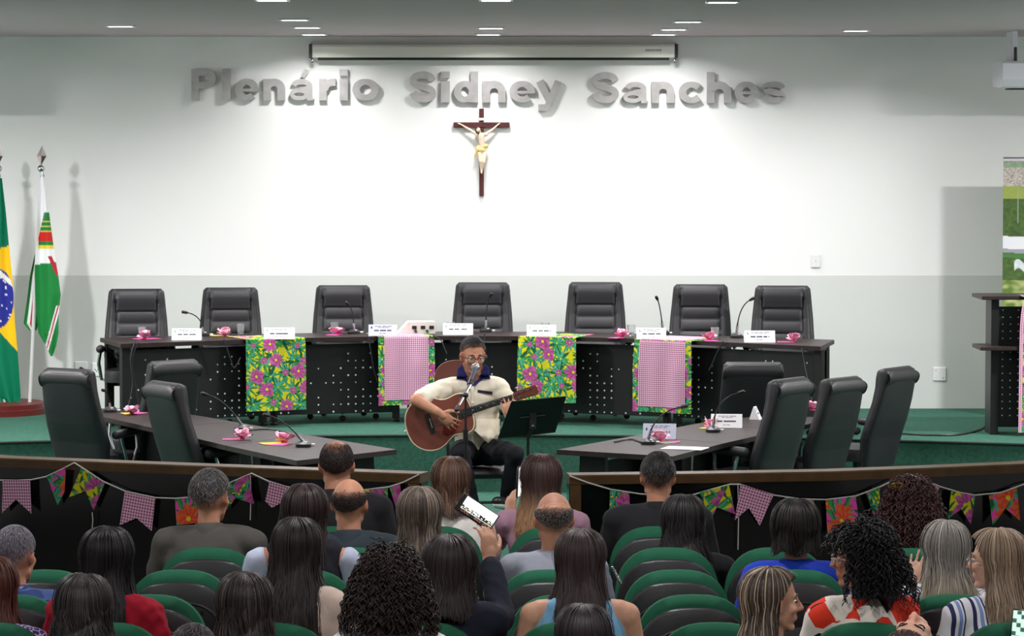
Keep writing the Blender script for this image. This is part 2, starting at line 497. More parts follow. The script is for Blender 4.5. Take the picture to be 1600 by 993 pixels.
# glyphs in a box: x 0..1 (letter width), y 0..1 cap height, x-height .70
def glyph(ch, W, Hc):
    X = .69 * Hc; s = .245 * Hc; out = []      # stroke width
    a = lambda pts, w=s: out.append((pts, w))
    def ring(x0, x1, y0, y1, a0=0, a1=360, w=s, wy=None):
        n_ = 28; out.append((arc((x0 + x1) / 2, (y0 + y1) / 2, (x1 - x0 - w) / 2, (y1 - y0 - w * .76) / 2, a0, a1, n_), [w * (.76 + .24 * abs(math.cos(math.radians(a0 + (a1 - a0) * q / n_)))) for q in range(n_ + 1)]))
    if ch == 'P':
        a([(s / 2, 0), (s / 2, Hc)]); a([(s * .5, Hc - s * .43), (W * .55, Hc - s * .43)] + arc(W * .55, Hc - .31 * Hc, W * .45 - s / 2, .31 * Hc - s * .43, 88, -88, 12) + [(s * .5, Hc * .38 + s * .43)], s * .88)
    elif ch == 'l': a([(W / 2, 0), (W / 2, Hc)], W)
    elif ch == 'i':
        a([(W / 2, 0), (W / 2, X)], W); a([(W / 2, Hc * .79), (W / 2, Hc)], W)
    elif ch in 'nh':
        a([(s / 2, 0), (s / 2, Hc if ch == 'h' else X)]); r = (W - s) / 2
        a([(s * .55, X * .5)] + arc(W / 2, X - s * .46 - r * .9, r, r * .9, 170, 0, 14) + [(W - s / 2, X * .4), (W - s / 2, 0)], s)
    elif ch == 'e':
        ring(0, W, 0, X, 0, 316); a([(s * .5, X * .48), (W - s * .02, X * .48)], X * .13)
    elif ch == 'c': ring(0, W, 0, X, 38, 322)
    elif ch == 'o': ring(0, W, 0, X)
    elif ch == 'a':
        a([(W - s * .56, 0), (W - s * .56, X * .6)] + arc(W * .50, X * .66, W * .50 - s * .56, X * .34 - s * .36, 0, 172, 14), s * .72)
        a(arc(W * .40, X * .285, W * .40 - s * .30, X * .285 - s * .29, 0, 360, 22), s * .56); a([(W * .42, X * .52), (W - s * .8, X * .58)], s * .5)
        a([(W - s * .5, s * .45), (W, s * .1)], s * .25)
    elif ch == 'r':
        a([(s / 2, 0), (s / 2, X)]); a([(s * .7, X * .52), (s * 1.0, X * .72), (s * 1.5, X * .83), (W, X * .85)], s * .95)
    elif ch == 'd':
        a([(W - s / 2, 0), (W - s / 2, Hc)]); ring(0, W * .93, 0, X)
    elif ch in 'Ss':
        T = Hc if ch == 'S' else X; w = s * (1 if ch == 'S' else .84)
        r = T / 4 - w * .08
        q_ = [(1.0, .76), (.86, .93), (.5, 1.0), (.14, .93), (.0, .77), (.12, .62), (.5, .51), (.88, .39), (1.0, .23), (.86, .07), (.5, 0), (.12, .08), (-.02, .27)]
        a(spline([(w * .48 + x * (W - w * .96), w * .43 + y * (T - w * .86)) for x, y in q_], 4), w * .92)
    elif ch == 'y':
        a([(s * .5, X), (W * .52, .08 * X)], s * .98); a([(W - s * .5, X), (W * .5, -.08 * X), (W * .38, -.24 * X), (W * .10, -.25 * X)], s * .9)
    if ch == "'": a([(W * .18, 0), (W * .75, Hc)], W * .55)
    return out
def word(label, letters, base, cap, depth=.045):
    o = PY(letters[0][1], base, WALLD); t = thing('metal_lettering', label, 'wall lettering', (o.x, WALLD, o.z), 0, 'metal words on the wall')
    for ch, x0, x1, dz in letters:
        p = PY(x0, base, WALLD); W = (x1 - x0) / SW; Hc = (cap if ch != "'" else 12) / SW
        # letter plane: x right, y up, thickness towards the hall
        M = Matrix(((1, 0, 0, p.x - o.x), (0, 0, -1, -.006), (0, 1, 0, dz / SW), (0, 0, 0, 1)))
        mb = MB(); k = 0
        for pts, w in glyph(ch, W, Hc):
            strip_prism(mb, pts, w, 0, depth + .0006 * k, M); k += 1
        mb.build('letter' if ch != "'" else 'accent', steel, t, 30)
    return t
word('brushed metal word "Plenário" fixed high on the white wall', [('P', 300, 339, 0), ('l', 348, 361, 0), ('e', 368, 405, 0), ('n', 412, 446, 0), ('a', 453, 491, 0), ("'", 471, 483, 36), ('r', 499, 525, 0), ('i', 531, 544, 0), ('o', 551, 592, 0)], 157, 48.5)
word('brushed metal word "Sidney" above the crucifix', [('S', 640, 682, 0), ('i', 689, 703, 0), ('d', 709, 747, 0), ('n', 754, 790, 0), ('e', 796, 836, 0), ('y', 837, 878, 0)], 160, 48)
word('brushed metal word "Sanches" fixed right of the crucifix', [('S', 924, 967, 0), ('a', 973, 1012, 0), ('n', 1018, 1053, 0), ('c', 1060, 1100, 0), ('h', 1104, 1142, 0), ('e', 1147, 1184, 0), ('s', 1190, 1227, 0)], 161, 48)

# ------------------------------------------------------------------ rolled projection screen
creamcase = mat('cream_enamel', rgb(222, 222, 212), .35)
YS = WALLD - .085
a, b = PY(488, 70, YS), PY(1054, 92, YS); h = a.z - PY(488, 90, YS).z
t = thing('projection_screen', 'long cream rolled-up projection screen case under the ceiling', 'screen', ((a.x + b.x) / 2, YS, a.z - h))
Lx = b.x - a.x
mb = MB(); prof = [(-.05, 0), (.05, 0), (.06, .02), (.06, h - .02), (.045, h), (-.045, h), (-.06, h - .02), (-.06, .02)]
Mx = Matrix(((0, 0, 1, 0), (1, 0, 0, 0), (0, 1, 0, 0), (0, 0, 0, 1)))
mb.prism(prof, -Lx / 2, Lx / 2, Mx); mb.build('case', creamcase, t, 30)
for sx in (-1, 1):
    mb = MB(); mb.box((sx * (Lx / 2 + .012), 0, h / 2), (.03, .13, h + .012), .004); mb.build('end_cap', plastic, t, None)
    mb = MB(); mb.tube([(sx * (Lx / 2 + .01), .07, h + .02), (sx * (Lx / 2 + .01), .02, h + .01), (sx * (Lx / 2 + .01), 0, h)], .008, 6); mb.box((sx * (Lx / 2 + .01), .05, h * .5), (.03, .05, h), .004); mb.build('bracket', chrome, t)
    mb = MB(); mb.ell((sx * (Lx / 2 - .0), -.01, -.03), (.018, .014, .022)); mb.tube([(sx * Lx / 2, 0, .0), (sx * Lx / 2, 0, -.02)], .005, 6); mb.build('pull_knob', chrome, t)
mb = MB(); mb.tube([(-Lx / 2 + .05, -.03, -.012), (Lx / 2 - .05, -.03, -.012)], .012, 8); mb.build('shadow_bar', plastic, t)  # black bar stands for the thin shadow line under the case
mb = MB(); x = Lx / 2 - .26
for k in range(10):
    w = R.uniform(.007, .012); mb.box((x, -.0605, h * .56), (w, .001, .018), .0001); x += w + .005
mb.build('printed_mark', greyink, t, None)

# ------------------------------------------------------------------ crucifix
ivory = mat('ivory_plaster', rgb(226, 204, 178), .6)
loin = mat('cream_loincloth', rgb(228, 208, 132), .7)
brownhair = mat('painted_brown', rgb(70, 42, 36), .6)
o = PY(752.5, 306, WALLD); t = thing('crucifix', 'dark wooden crucifix with a pale plaster figure on the wall', 'crucifix', (o.x, WALLD, o.z))
k = 1 / SW
def cz(py): return (306 - py) * k
def cx(px): return (px - 752.5) * k
mb = MB(); mb.box((0, -.02, cz(238)), (.042, .03, cz(170)), .004); mb.build('upright_beam', crosswood, t, None)
mb = MB(); mb.box((0, -.024, cz(195.5)), (.505, .03, .048), .004); mb.build('cross_beam', crosswood, t, None)
mb = MB(); mb.box((0, -.042, cz(186.5)), (.05, .008, .024), .002); mb.build('scroll_plate', mat('plate_white', rgb(225, 220, 212), .6), t, None)
b = MB(); yy = -.065
cp = lambda p, q, r1, r2: b.capsule((cx(p[0]), yy + p[2] if len(p) > 2 else yy, cz(p[1])), (cx(q[0]), yy + q[2] if len(q) > 2 else yy, cz(q[1])), r1, r2, 10)
cp((752, 213), (753, 226), .030, .026); cp((753, 226), (753, 236), .024, .026)
cp((746, 211), (760, 210), .018, .018)
cp((745, 210), (733, 202, .01), .015, .011); cp((733, 202, .01), (719, 194, .02), .011, .007); cp((719, 194, .02), (716, 193, .02), .009, .006)
cp((760, 209), (769, 203, .01), .015, .011); cp((769, 203, .01), (778, 195, .02), .011, .007); cp((778, 195, .02), (781, 193, .02), .009, .006)
cp((750, 240), (751, 252, -.02), .022, .016); cp((751, 252, -.02), (752, 265), .015, .009); cp((757, 240), (756, 253, -.022), .022, .016); cp((756, 253, -.022), (753, 266), .015, .009)
cp((752.5, 265), (752.5, 270, -.012), .011, .008); cp((749, 205, -.008), (751, 210), .014, .013)
b.ell((cx(747.5), yy - .018, cz(203)), (.020, .023, .027))
link_mesh('figure', remesh(b, .0042, 2), ivory, t)
b = MB(); b.ell((cx(753), yy, cz(234)), (.036, .03, .026)); b.capsule((cx(746), yy - .01, cz(232)), (cx(743), yy, cz(243)), .014, .008); b.capsule((cx(743), yy, cz(240)), (cx(741), yy + .005, cz(249)), .009, .004); b.capsule((cx(748), yy, cz(230)), (cx(760), yy - .008, cz(228)), .02, .02)
link_mesh('loincloth', remesh(b, .005, 2), loin, t)
b = MB(); b.ell((cx(747), yy - .012, cz(200.5)), (.0235, .024, .018)); b.capsule((cx(744.5), yy - .012, cz(202)), (cx(745), yy - .01, cz(208)), .012, .008); b.capsule((cx(751), yy - .004, cz(202)), (cx(752), yy - .004, cz(209)), .010, .007); b.capsule((cx(747.5), yy - .034, cz(207)), (cx(748), yy - .03, cz(210)), .008, .006)
link_mesh('hair', remesh(b, .005, 2), brownhair, t)

# ------------------------------------------------------------------ air conditioners hung under the ceiling
acwhite = mat('ac_enamel', rgb(214, 216, 222), .4)
def aircon(x0, x1, label):
    z0, z1 = PY(1567, 137, 26.3).z, PY(1567, 95, 26.3).z
    t = thing('air_conditioner', label, 'air conditioner', ((x0 + x1) / 2, 26.3, z0)); w = x1 - x0; h = z1 - z0; d = .55
    prof = [(0, .07), (.05, .012), (.14, 0), (d, .02), (d, h), (.03, h), (0, h - .02)]
    mb = MB(); mb.prism([(p[0], p[1]) for p in prof], -w / 2, w / 2, Mx); mb.build('casing', acwhite, t, 30)
    mb = MB()
    for q in range(5): mb.box((0, .17 + q * .07, -.004), (w * .86, .018, .012), .002)
    mb.build('louvre', plastic, t, None)
    mb = MB(); mb.box((w * .2, -.004, h * .55), (.03, .01, .02), .003); mb.build('display_lens', plastic, t, None)
    for sx in (-1, 1):
        mb = MB(); mb.box((sx * (w / 2 - .12), d / 2, h + (CEIL - z1) / 2), (.05, .3, CEIL - z1), .004); mb.build('hanger', acwhite, t, None)
        mb = MB(); mb.tube([(sx * (w / 2 - .12), .08, h), (sx * (w / 2 - .12), .08, h + .12)], .014, 8); mb.build('bolt', blackmetal, t)
xl = PY(1567, 110, 26.3).x
aircon(xl, xl + 1.35, 'white ceiling-hung air conditioner at the right edge')
aircon(-4.7 - 1.35, -4.7, 'white ceiling-hung air conditioner beyond the left edge')

# ------------------------------------------------------------------ wall plates
def plate(px, py, w, h, label, holes, z_extra=0):
    p = PY(px, py, WALLD); t = thing('wall_plate', label, 'wall socket', (p.x, WALLD - .003, p.z))
    mb = MB(); mb.box((0, -.005, 0), (w, .012, h), .006); mb.build('cover', white, t, 30)
    for hx, hz, r in holes: mb = MB(); mb.ell((hx, -.0115, hz), (r, .002, r), nu=8, nv=4); mb.build('socket_hole', plastic, t)
    return t
plate(1274.5, 407.5, .085, .122, 'white switch plate on the bare wall above the last chair', [(0, .0, .004)])
plate(1468, 584, .12, .125, 'square white blank plate low on the right wall', [(-.035, .035, .004), (.03, -.035, .004), (-.035, -.03, .003)])
pl = plate(127, 575, .115, .125, 'white wall socket with a black plug, beside the leftmost chair', [(-.01, 0, .006)])
mb = MB(); mb.capsule((0, -.02, 0), (.03, -.045, -.015), .016, .014); mb.build('plug', plastic, pl)
plate(151, 577, .085, .125, 'white three-pin socket plate close to the table end', [(-.012, 0, .006), (.012, 0, .006), (0, -.015, .006)])
p = PY(757, 733, 25.2); t = thing('floor_socket', 'white socket box on the stage riser behind the singer', 'wall socket', (p.x, edge[5].y - .004, p.z))
mb = MB(); mb.box((0, -.025, 0), (.12, .05, .08), .006); mb.build('cover', white, t, None)
mb = MB(); mb.box((.02, -.052, 0), (.03, .01, .03), .003); mb.build('socket_hole', plastic, t, None)
# ------------------------------------------------------------------ executive chairs
def interp(x, xs, ys): return float(np.interp(x, xs, ys))
def make_exec(label, loc, rz, group):
    t = thing('executive_chair', label, 'chair', loc, rz, group)
    zs = [.34, .60, .75, .90, 1.02, 1.10, 1.155, 1.18]
    yc = [-.19, -.235, -.285, -.33, -.355, -.365, -.365, -.36]
    hw = [.235, .275, .272, .262, .250, .243, .236, .21]
    th = [.045, .06, .062, .058, .062, .07, .058, .012]
    def back(u, v):
        z = .34 + .84 * v; a = 2 * pi * u; c, s_ = math.cos(a), math.sin(a)
        w, d, y = interp(z, zs, hw), interp(z, zs, th), interp(z, zs, yc)
        ex = .42
        x = w * math.copysign(abs(c) ** ex, c); yy = d * math.copysign(abs(s_) ** .6, s_)
        if s_ > 0 and abs(x) < .9 * w:                # the tufted front
            ax = abs(x)
            if ax > .172: yy += .016 * math.sin(min(1, (.95 * w - ax) / (.95 * w - .172)) * pi) ** .7 if ax < .95 * w else 0
            elif z < .985:
                fr = ((z - .45) / .107) % 1.0; puff = (math.sin(pi * fr) ** .45)
                cx_ = ((x + .172) / .1147) % 1.0; puff *= (.55 + .45 * math.sin(pi * cx_) ** .4)
                yy += .018 * puff - .012
            else:
                yy += .012 * math.sin(pi * min(1, (z - .985) / .16)) ** .5
            if abs(ax - .176) < .009: yy -= .012
        return Vector((x, y + yy, z))
    mb = MB(); mb.grid(back, 84, 72, closed=True); mb.f.append(tuple(range(83, -1, -1))); mb.f.append(tuple(72 * 84 + k for k in range(84)))
    mb.build('backrest', leather, t, 60)
    def roll(u, v):                                   # the flap rolled over the top of the back
        a = -1.0 + 2.15 * v; w = .236 - .014 * max(0, a)
        x = (2 * u - 1) * w
        return Vector((x, -.362 - .074 * math.cos(a), 1.103 + .078 * math.sin(a) - .03 * max(0, abs(2 * u - 1) - .9) / .1 * max(0, a)))
    mb = MB(); mb.grid(roll, 12, 14)
    for sx in (-1, 1): mb.tube([roll(.5 + sx * .5, k / 14) for k in range(15)], .006, 6)
    mb.tube([roll(k / 12, 0) for k in range(13)], .005, 6)
    mb.build('headrest_roll', leather, t, 60)
    mb = MB(); mb.grid(lambda u, v: Vector((.265 * math.copysign(abs(math.cos(2 * pi * u)) ** .5, math.cos(2 * pi * u)) * (1, 1, .97, .5)[int(v * 3 + .01)], .02 + .25 * math.copysign(abs(math.sin(2 * pi * u)) ** .5, math.sin(2 * pi * u)) * (1, 1, .97, .5)[int(v * 3 + .01)], (.40, .46, .50, .515)[int(v * 3 + .01)])), 32, 3, closed=True)
    mb.f.append(tuple(3 * 32 + k for k in range(32))); mb.f.append(tuple(range(31, -1, -1)))
    mb.build('seat', leather, t, 50)
    for sx in (-1, 1):
        mb = MB(); mb.capsule((sx * .30, -.17, .665), (sx * .30, .12, .68), .036, .032, 12); a = mb.build('armrest', leather, t, 60)
        mb = MB(); mb.tube([(sx * .30, -.12, .65), (sx * .315, -.1, .55), (sx * .29, -.02, .41), (sx * .2, 0, .39)], .013, 8); mb.tube([(sx * .30, .08, .655), (sx * .315, .07, .55), (sx * .29, .03, .41)], .013, 8); mb.build('arm_bracket', chrome, a)
    mb = MB(); mb.lathe([(.032, .10), (.032, .26), (.022, .26), (.022, .40), (.09, .40), (.09, .41)], 12); mb.build('gas_column', plastic, t, 40)
    for k in range(5):
        a = 2 * pi * k / 5 + .3; d = Vector((math.cos(a), math.sin(a), 0))
        mb = MB(); mb.tube([d * .03 + Vector((0, 0, .12)), d * .17 + Vector((0, 0, .105)), d * .30 + Vector((0, 0, .08))], [.028, .022, .016], 8); lg = mb.build('base_leg', plastic, t)
        mb = MB(); mb.lathe([(.0, -.012), (.028, -.012), (.028, .012), (0, .012)], 12, d * .30 + Vector((0, 0, .03)), Matrix.Rotation(pi / 2, 3, 'X')); mb.build('caster', blackmetal, lg)
    return t
ZT = STZ + .75
EC = None
def exec_chair(loc, rz, label, group):
    global EC
    if EC is None: EC = make_exec(label, loc, rz, group); return EC
    return dup(EC, loc, rz, label, group)
GB, GF = 'executive chairs behind the back table', 'executive chairs at the front tables'
front_px = [(188, 537), (430, 528.5), (633, 524.5), (855, 525), (1035, 530), (1283, 541)]
F = [PZ(x, y, ZT) for x, y in front_px]
def chair_at(px, ytop, Y, rz, label, group, z0):
    p = PY(px, ytop, Y); k = 1.0
    o = exec_chair((p.x, Y, z0), rz, label, group)
    o.scale = (1, 1, (p.z - z0) / 1.185)
    # the back stands off the chair's centre: move the chair so that the back is at p
    off = Matrix.Rotation(rz, 3, 'Z') @ Vector((0, -.345, 0)); o.location = (p.x - off.x, Y - off.y, z0); return o
back_ch = [(213, 450, 26.35, .10, 'black tufted chair at the far left end of the back table, beside the flags'), (360, 448, 26.75, .08, 'black tufted chair behind the first yellow floral runner, second from the left'),
           (536, 444.5, 27.1, .05, 'black tufted chair with a gooseneck microphone before it, left of the grey name plate'), (754, 440, 27.2, -.03, 'black tufted chair right behind the singer, below the crucifix'),
           (930.5, 439.5, 27.15, -.05, 'black tufted chair behind the second yellow floral runner, right of the singer'), (1094.5, 443, 26.85, -.08, 'black tufted chair behind the right pink gingham runner'),
           (1223, 445, 26.4, -.10, 'black tufted chair at the right end of the back table, below the switch plate')]
for px, yt, Y, tw, lb in back_ch:
    chair_at(px, yt, Y, pi + tw, lb, GB, STZ)
chair_at(110, 574, 23.4, -.55, 'large black chair seen from behind, leftmost of the front chairs', GF, 0)
chair_at(262, 595, 22.1, -.98, 'black chair tucked to the left front table, nearest the brown rail on the left', GF, 0)
chair_at(268, 561, 24.55, .75, 'black chair half hidden at the far inner end of the left front table', GF, 0)
chair_at(1177, 564, 24.3, -.06, 'black chair seen squarely from behind, between back table and right front table', GF, 0)
chair_at(1230, 589, 22.0, .95, 'black chair nearest the centre among the three at the right front table', GF, 0)
chair_at(1312, 588, 23.2, .88, 'black chair in the middle of the three at the right front table', GF, 0)
chair_at(1398, 572, 24.15, .95, 'black chair farthest right of the three at the right front table', GF, 0)

# ------------------------------------------------------------------ back table: five curved-row modules
tl, tr = PZ(151, 526, ZT), PZ(1311, 527, ZT)
nrm = []
for i in range(6):
    d = (F[min(i + 1, 5)] - F[max(i - 1, 0)]); d.z = 0; d.normalize(); nrm.append(Vector((-d.y, d.x, 0)))
Bk = [F[i] + nrm[i] * .66 for i in range(6)]
Bk[0] = F[0] + (tl - F[0]).normalized() * .86; Bk[5] = F[5] + (tr - F[5]).normalized() * .9
names = ['leftmost section of the dark back table with the first name plate', 'section of the dark back table left of the centre, with the grey name plate', 'middle section of the dark back table behind the singer', 'section of the dark back table between the two right runners', 'rightmost section of the dark back table, with an open end leg']
for i in range(5):
    o = (F[i] + F[i + 1]) / 2; o = Vector((o.x, o.y, STZ))
    t = thing('conference_table', names[i], 'table', o, 0, 'sections of the back table')
    e = (F[i + 1] - F[i]); W = e.length; e.normalize(); n = Vector((-e.y, e.x, 0))
    q = [F[i] + e * .003, F[i + 1] - e * .003, Bk[i + 1] - e * .003, Bk[i] + e * .003]
    mb = MB(); mb.prism([((p - o).x, (p - o).y) for p in q], .715, .75); mb.build('tabletop', wood, t, None)
    ang = math.atan2(e.y, e.x); RM = Matrix.Rotation(ang, 3, 'Z')
    in0, in1 = (.10 if i == 0 else .03), (.10 if i == 4 else .03)
    xa, xb = -W / 2 + in0, W / 2 - in1
    mb = MB(); mb.box(RM @ Vector(((xa + xb) / 2, .14, .385)), (xb - xa, .012, .60), .002, RM); fp = mb.build('front_panel', blackmetal, t, None)
    mb = MB(); rr = random.Random(i + 3)
    cols = int((xb - xa - .06) / .066)
    for cxi in range(cols):
        x = xa + .05 + cxi * .066
        den = .25 + .75 * max(0, math.sin(cxi * .55 + i * 1.7))
        for r in range(9):
            z = .60 - r * .062
            if rr.random() > den * (.55 + .08 * r): continue
            c_ = Vector((x, .1335, z)); rad = .0085 * rr.uniform(.75, 1.1)
            mb.add([RM @ (c_ + Vector((rad * math.cos(a * pi / 3), 0, rad * math.sin(a * pi / 3)))) for a in range(6)], [(0, 1, 2, 3, 4, 5)])
    h = mb.build('panel_holes', greyhole, fp, None); h['kind'] = 'stuff'
    for sx in (0, 1):
        x = xa - .0 if sx == 0 else xb
        mb = MB()
        if (i == 0 and sx == 0) or (i == 4 and sx == 1):
            mb.box(RM @ Vector((x, .14, .36)), (.075, .06, .71), .004, RM)
            p2 = (Bk[0] + e * .06 - n * .06 if sx == 0 else Bk[5] - e * .06 - n * .06) - o
            mb.box((p2.x, p2.y, .36), (.07, .05, .71), .004, RM)
            mb.tube([RM @ Vector((x, .14, .68)), (p2.x, p2.y, .68)], .02, 6)
        else:
            mb.box(RM @ Vector((x, .19, .37)), (.05, .07, .69), .004, RM)
        mb.build('leg', blackmetal, t, None)
        mb = MB(); p2 = RM @ Vector((x, .16, .014)); mb.lathe([(.03, -.014), (.035, 0), (.02, .014)], 10, p2); mb.build('foot', plastic, t)

# ------------------------------------------------------------------ table runners
def runner(pxl, yl, pxr, yr, ybot, style, label, seed):
    a, b = PZ(pxl, yl, ZT), PZ(pxr, yr, ZT); e = b - a; w = e.length; e.normalize(); n = Vector((-e.y, e.x, 0))
    mid = (a + b) / 2; hang = (ybot - (yl + yr) / 2) / (FPX / mid.y); top = .50
    t = thing('table_runner', label, 'table runner', mid, 0, 'cloth runners on the back table')
    rr = random.Random(seed); ph = rr.uniform(0, 6)
    def P(u, s, off):
        x = (u - .5) * w
        if s < top: p = e * x + n * (top - s - .012) + Vector((0, 0, .0035 + off))
        else:
            d = s - top; k = min(1, d / .25)
            wv = .010 * k * math.sin(u * 9 + ph) + .008 * k * math.sin(u * 17 + 2 * ph) + .012 * k
            p = e * x * (1 + .01 * k) + n * (-.016 - off - wv) + Vector((0, 0, .0035 - d))
        return p
    Lt = top + hang; nu, nv = 96, int(Lt / .0052)
    mb = MB(); mb.grid(lambda u, v: P(u, v * Lt, 0), nu, nv)
    U = np.array([(i / nu) * w for j in range(nv + 1) for i in range(nu + 1)]); V = np.array([j / nv * Lt for j in range(nv + 1) for i in range(nu + 1)])
    mb.c = [tuple(x) for x in floral(U, V, seed=seed)]
    mb.build('floral_cloth', cloth_print, t, 180)
    if style == 'gingham':
        m = .055 / w
        mb = MB(); L2 = Lt - .045
        mb.grid(lambda u, v: P(m + u * (1 - 2 * m), v * L2, .004), 24, 60, lambda u, v: (u * w * (1 - 2 * m), v * L2, 0))
        mb.build('gingham_panel', MATS['gingham_cloth'], t, 180)
    return t
runner(383, 530.5, 476, 528, 642, 'floral', 'yellow floral cloth runner hanging from the left side of the back table', 5)
runner(590, 526, 678, 524.5, 633, 'gingham', 'pink gingham runner with floral edge, left of the singer', 8)
runner(811, 525.5, 901, 527.5, 629, 'floral', 'yellow floral cloth runner hanging right of the singer', 21)
runner(993, 529.5, 1082, 533, 645, 'gingham', 'pink gingham runner with floral edge on the right half of the back table', 14)

# ------------------------------------------------------------------ front tables in a V
def front_table(A, B, label, flip):
    A = [Vector((*p, 0)) for p in A]; B = [Vector((*p, 0)) for p in B]
    for i in range(len(A) - 1):
        o = (A[i] + A[i + 1] + B[i] + B[i + 1]) / 4
        t = thing('conference_table', label[i], 'table', o, 0, 'sections of the front tables')
        g_ = (A[i + 1] - A[i]).normalized() * .004
        q = [A[i] + g_, A[i + 1] - g_, B[i + 1] - g_, B[i] + g_]; q = [((p - o).x, (p - o).y) for p in q]
        if flip: q = q[::-1]
        mb = MB(); mb.prism(q, .715, .75); mb.build('tabletop', wood, t, None)
        e = (B[i + 1] - B[i]); W = e.length; e.normalize(); n = (A[i] - B[i]); n = (n - e * n.dot(e)).normalized()
        c_ = (B[i] + B[i + 1]) / 2 - o + n * .14; ang = math.atan2(e.y, e.x); RM = Matrix.Rotation(ang, 3, 'Z')
        mb = MB(); mb.box((c_.x, c_.y, .39), (W - .16, .012, .5), .002, RM); fp = mb.build('front_panel', blackmetal, t, None)
        mb = MB()
        for k in range(int((W - .3) / .05)):
            for r in range(8):
                for sg in (-1, 1):
                    c2 = c_ + e * (-(W - .3) / 2 + k * .05) + n * (.0068 * sg) + Vector((0, 0, .2 + r * .05))
                    mb.add([c2 + e * .004 * math.cos(a * pi / 2) + Vector((0, 0, .004 * math.sin(a * pi / 2))) for a in range(4)], [(0, 1, 2, 3)])
        h = mb.build('panel_holes', mat('hole_dim', rgb(90, 95, 92), .8) if 'hole_dim' not in MATS else MATS['hole_dim'], fp, None); h['kind'] = 'stuff'
        for sg in (-1, 1):
            l0 = c_ + e * sg * (W / 2 - .1); l1 = l0 + n * .35
            mb = MB(); mb.box((l0.x + n.x * .1, l0.y + n.y * .1, .36), (.05, .2, .7), .004, RM)
            mb.box((l0.x + n.x * .2, l0.y + n.y * .2, .03), (.06, .5, .05), .006, RM); mb.build('leg', blackmetal, t, None)
        mb = MB(); l0 = c_ + n * .42
        mb.tube([l0 + e * (W / 2 - .2) + Vector((0, 0, .70)), l0 + e * (W / 2 - .24) + Vector((0, 0, .3)), l0 + e * (W / 2 - .2) + Vector((0, 0, .02))], .012, 8); mb.build('brace_rod', chrome, t)
AL = [(-1.445, 20.55), (-2.02, 21.6), (-2.66, 22.9), (-3.40, 24.3)]; BL = [(-.80, 21.31), (-1.50, 22.4), (-2.14, 23.5), (-2.90, 24.72)]
front_table(AL, BL, ['near end section of the left front table, with its pointed corner', 'middle section of the left front table with a bow and microphone', 'far section of the left front table, behind the tucked chairs'], True)
AR = [(1.09, 20.83), (1.51, 21.77), (2.02, 22.8), (2.55, 23.9)]; BR = [(.31, 21.3), (.90, 22.35), (1.42, 23.35), (1.9, 23.95)]
front_table(AR, BR, ['near end section of the right front table, with the loose white sheet', 'middle section of the right front table with the white name plate', 'far section of the right front table, between the black chairs'], False)
ZF = .751

# ------------------------------------------------------------------ microphones, plates, cups, bows
def gooseneck(bx, by, tx, ty, z, label, dY=-.05, bend=.35):
    p = PZ(bx, by, z); t = thing('gooseneck_microphone', label, 'microphone', p, 0, 'gooseneck desk microphones')
    mb = MB(); mb.grid(lambda u, v: Vector(((.055 if v < .99 else .045) * math.copysign(abs(math.cos(2 * pi * u)) ** .5, math.cos(2 * pi * u)) * (1 if v < .6 else .8), (.07 if v < .6 else .055) * math.copysign(abs(math.sin(2 * pi * u)) ** .5, math.sin(2 * pi * u)), (0, .02, .034)[int(v * 2 + .01)] + (.006 * math.sin(2 * pi * u) if v > .9 else 0))), 20, 2, closed=True)
    mb.f.append(tuple(40 + k for k in range(20))); mb.f.append(tuple(range(19, -1, -1))); bs = mb.build('base', plastic, t, 40)
    mb = MB(); mb.box((.02, -.03, .032), (.02, .014, .008), .002); mb.build('talk_button', white, bs, None)
    T = PY(tx, ty, p.y + dY) - p; B0 = Vector((0, .02, .03))
    pts = []
    for k in range(13):
        s = k / 12; c1 = B0 + Vector((T.x * bend * .3, 0, T.z * .75))
        pts.append(B0 * (1 - s) ** 2 + c1 * 2 * s * (1 - s) + T * s * s)
    mb = MB(); mb.tube(pts, [.0075] * 3 + [.005] * 10, 8); mb.build('gooseneck', plastic, t)
    mb = MB(); mb.tube([B0, pts[2]], .0105, 8); mb.build('collar', chrome, t)
    d = (pts[-1] - pts[-2]).normalized()
    mb = MB(); mb.capsule(pts[-1] - d * .005, pts[-1] + d * .03, .012, .014, 10); mb.build('capsule', blackmetal, t, 60)
    mb = MB(); mb.tube([(.05, .02, .012), (.08, .02, .012)], .008, 6); mb.build('plug', white, t)
    return t
gooseneck(318, 524.5, 291, 488, ZT, 'gooseneck microphone bent to the left, between the two leftmost back chairs')
gooseneck(553, 521, 544, 475, ZT, 'gooseneck microphone before the third back chair from the left')
gooseneck(759, 518.5, 766, 462, ZT, 'upright gooseneck microphone above the singer, before the centre chair')
gooseneck(1036, 522, 1027, 467, ZT, 'gooseneck microphone rising behind a name plate on the right part of the back table', bend=1.6)
gooseneck(1151, 527.5, 1173, 468, ZT, 'gooseneck microphone leaning right before the rightmost back chair', bend=.4)
gooseneck(172, 643, 163, 610, ZF, 'small gooseneck microphone at the far end of the left front table', bend=1.5)
gooseneck(378, 671, 322, 616, ZF, 'gooseneck microphone stretched left on the middle of the left front table', bend=1.6)
gooseneck(474, 697, 419, 649, ZF, 'gooseneck microphone nearest the pointed corner of the left front table', bend=1.9)
gooseneck(1013, 693, 1066, 635, ZF, 'gooseneck microphone leaning right beside the grey name plate on the right front table', bend=.6)
gooseneck(1114, 674, 1156, 613, ZF, 'gooseneck microphone leaning right in front of the white name plate on the right front table', bend=.3)

